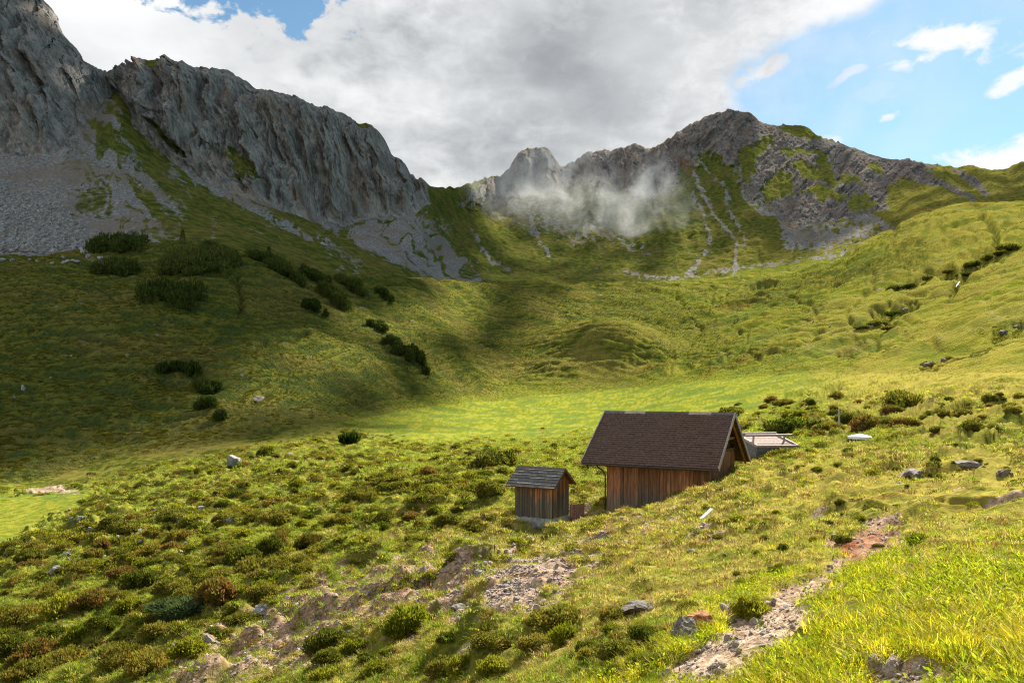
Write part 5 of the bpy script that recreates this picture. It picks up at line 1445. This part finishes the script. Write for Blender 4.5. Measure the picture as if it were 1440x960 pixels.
# ---------------------------------------------------------------- an unseen cloud added and shaped to shade the far side, and the mist on the ridge
def make_shade_cloud():
    shade = patch([(-320, 628), (0, 628), (300, 578), (470, 548), (600, 500), (690, 455), (740, 415), (770, 395), (700, 385), (655, 330), (640, 250), (600, 120), (300, -60), (60, -400), (-320, -400)], 10, 20, 0, 6.9, 14.0)
    thin = patch([(630, 300), (700, 290), (900, 325), (945, 352), (930, 388), (800, 398), (690, 398), (650, 350)], 10, 20, 0, 10.0, 13.0)
    thin = mx(thin, patch([(985, 140), (1120, 150), (1460, 215), (1460, 276), (1310, 276), (1250, 318), (1120, 326), (1040, 290)], 8, 14, 0, 11.2, 14.0))
    sel = (shade > .5) | (thin > .5)
    heavy = (TT[sel] > 10.9) & (shade[sel] > .5)
    p = np.stack([XX[sel], YY[sel], ZZ[sel]], 1)
    H = 1500.0
    k = (H - p[:, 2]) / SUN.z
    q = p[:, :2] + k[:, None] * np.array([SUN.x, SUN.y])
    g = 34.0
    cells = sorted(set(map(tuple, np.round(q / g).astype(int))))
    cs = set(cells)
    _pc = {}
    for kk, pv_ in zip(map(tuple, np.round(q / g).astype(int)), PXG[sel]):
        _pc[kk] = max(pv_, _pc.get(kk, -999))
    dense = set(map(tuple, np.round(q[heavy] / g).astype(int)))
    rnd = random.Random(12)
    import bmesh
    bm = bmesh.new(); bmesh.ops.create_icosphere(bm, subdivisions=2, radius=1.0)
    bv = np.array([v.co[:] for v in bm.verts]); bf = np.array([[v.index for v in f.verts] for f in bm.faces]); bm.free()
    V = []; Fc = []; o = 0
    for (a, b) in cells:
        edge = sum((a + i, b + j) in cs for i in (-1, 0, 1) for j in (-1, 0, 1)) < 9
        if sum((a + i, b + j) in cs for i in (-1, 0, 1) for j in (-1, 0, 1)) < 4: continue
        s = g * ((.85 if (a, b) in dense else rnd.uniform(.42, .56)) if edge else (rnd.uniform(.78, .95) if (a, b) in dense else rnd.uniform(.6, .74) * (1 - .32 * float(sstep(_pc[(a, b)], 380, 700)))))
        c = np.array([a * g + rnd.uniform(-6, 6), b * g + rnd.uniform(-6, 6), H + (0 if edge else 30) + rnd.uniform(-12, 24)])
        n = 1 + .18 * perlin(bv[:, 0] * 2 + a, bv[:, 1] * 2 + b + bv[:, 2]) 
        V.append(c + bv * n[:, None] * np.array([s, s, s * .62])); Fc.append(bf + o); o += len(bv)
    me = np_mesh('cloud', np.concatenate(V), np.concatenate(Fc))
    m = bpy.data.materials.new('cloud_white'); m.use_nodes = True
    b = m.node_tree.nodes['Principled BSDF']; b.inputs['Base Color'].default_value = (.9, .9, .9, 1); b.inputs['Roughness'].default_value = 1; b.inputs['Specular IOR Level'].default_value = 0
    tag(add('cloud', me, m), 'broad unseen cloud shaped to shade the cliffs and hillside', None, None, 'stuff')
make_shade_cloud()

def make_mist():
    Y0 = 965.0
    lo = Vector((-190, 880, 150)); hi = Vector((290, 1050, 365))
    c = (lo + hi) / 2; h = (hi - lo) / 2
    mb = MB(); U, V = 20, 10
    vs = [(c.x + h.x * math.cos(math.pi * (j / V - .5)) * math.cos(2 * math.pi * i / U) * 1.15, c.y + h.y * math.cos(math.pi * (j / V - .5)) * math.sin(2 * math.pi * i / U) * 1.15, c.z + 1.1 * h.z * math.sin(math.pi * (j / V - .5))) for j in range(V + 1) for i in range(U)]
    mb.raw(vs, [(j * U + i, j * U + (i + 1) % U, (j + 1) * U + (i + 1) % U, (j + 1) * U + i) for j in range(V) for i in range(U)])
    m = bpy.data.materials.new('drifting_mist'); m.use_nodes = True
    t = m.node_tree; t.nodes.clear(); N = NT(t)
    out = N.n('ShaderNodeOutputMaterial'); geo = N.n('ShaderNodeNewGeometry'); P = geo.outputs['Position']
    def at(px, py): return ((px - 720) / F * Y0, Y0, (HOR - py) / F * Y0)
    tot = None
    warp = N.vm('MULTIPLY', N.vm('SUBTRACT', N.noise(P, .022, 3, .55).outputs[1], (.5, .5, .5)), (85, 50, 80))
    Pw = N.vm('ADD', P, warp)
    for (px, py, rx, rz, s) in ((890, 285, 95, 46, .9), (935, 262, 46, 40, 1.0), (865, 318, 70, 24, .7), (760, 248, 85, 60, .8), (670, 268, 120, 38, 1.0), (745, 222, 60, 26, .6), (800, 285, 190, 60, .7), (700, 258, 90, 40, .6), (840, 235, 110, 40, .55)):
        cc = at(px, py); k = Y0 / F
        d = N.vm('LENGTH', N.vm('MULTIPLY', N.vm('SUBTRACT', Pw, cc), (1 / (rx * k), 1 / 42.0, 1 / (rz * k))))
        v = N.smooth(d, .0, 1.2, s, 0.0)
        tot = v if tot is None else N.m('ADD', tot, v)
    n = N.noise(N.vm('ADD', P, N.vm('MULTIPLY', warp, (.8, .8, 1.4))), .026, 5, .66).outputs[0]
    dens = N.m('MULTIPLY', tot, N.smooth(n, .40, .72))
    pv = N.n('ShaderNodeVolumePrincipled')
    pv.inputs['Color'].default_value = (.96, .97, .98, 1); pv.inputs['Anisotropy'].default_value = .0
    N.put(pv.inputs['Density'], N.m('MULTIPLY', dens, .021))
    t.links.new(pv.outputs[0], out.inputs['Volume'])
    try: m.cycles.volume_step_rate = .35
    except Exception: pass
    tag(mb.build('mist', m), 'pale wisp of mist drifting across the back ridge', None, None, 'stuff')
make_mist()

def make_stream():
    pts = [hit(x, y, 7) for x, y in ((1349, 396), (1348, 397.5), (1347, 399), (1346, 400.5), (1345, 402), (1344, 404))]
    mb = MB(); vs = []
    for i, p in enumerate(pts):
        w = (.15, .35, .3, .4, .3, .2)[i]
        vs += [(p.x - w, p.y - .4, p.z + .1), (p.x, p.y - .5, p.z + .2), (p.x + w, p.y - .4, p.z + .1)]
    mb.raw(vs, [(i * 3 + j, i * 3 + j + 1, i * 3 + j + 4, i * 3 + j + 3) for i in range(len(pts) - 1) for j in range(2)])
    m = mat_basic('foaming_water', (.2, .22, .23), (.42, .45, .46), 1.2, (1, 1, 1), .7, .6, 0, 4, .1, .1)
    tag(mb.build('stream', m, None, True), 'small white stream tumbling through the pasture gully', None, None, 'structure')
make_stream()
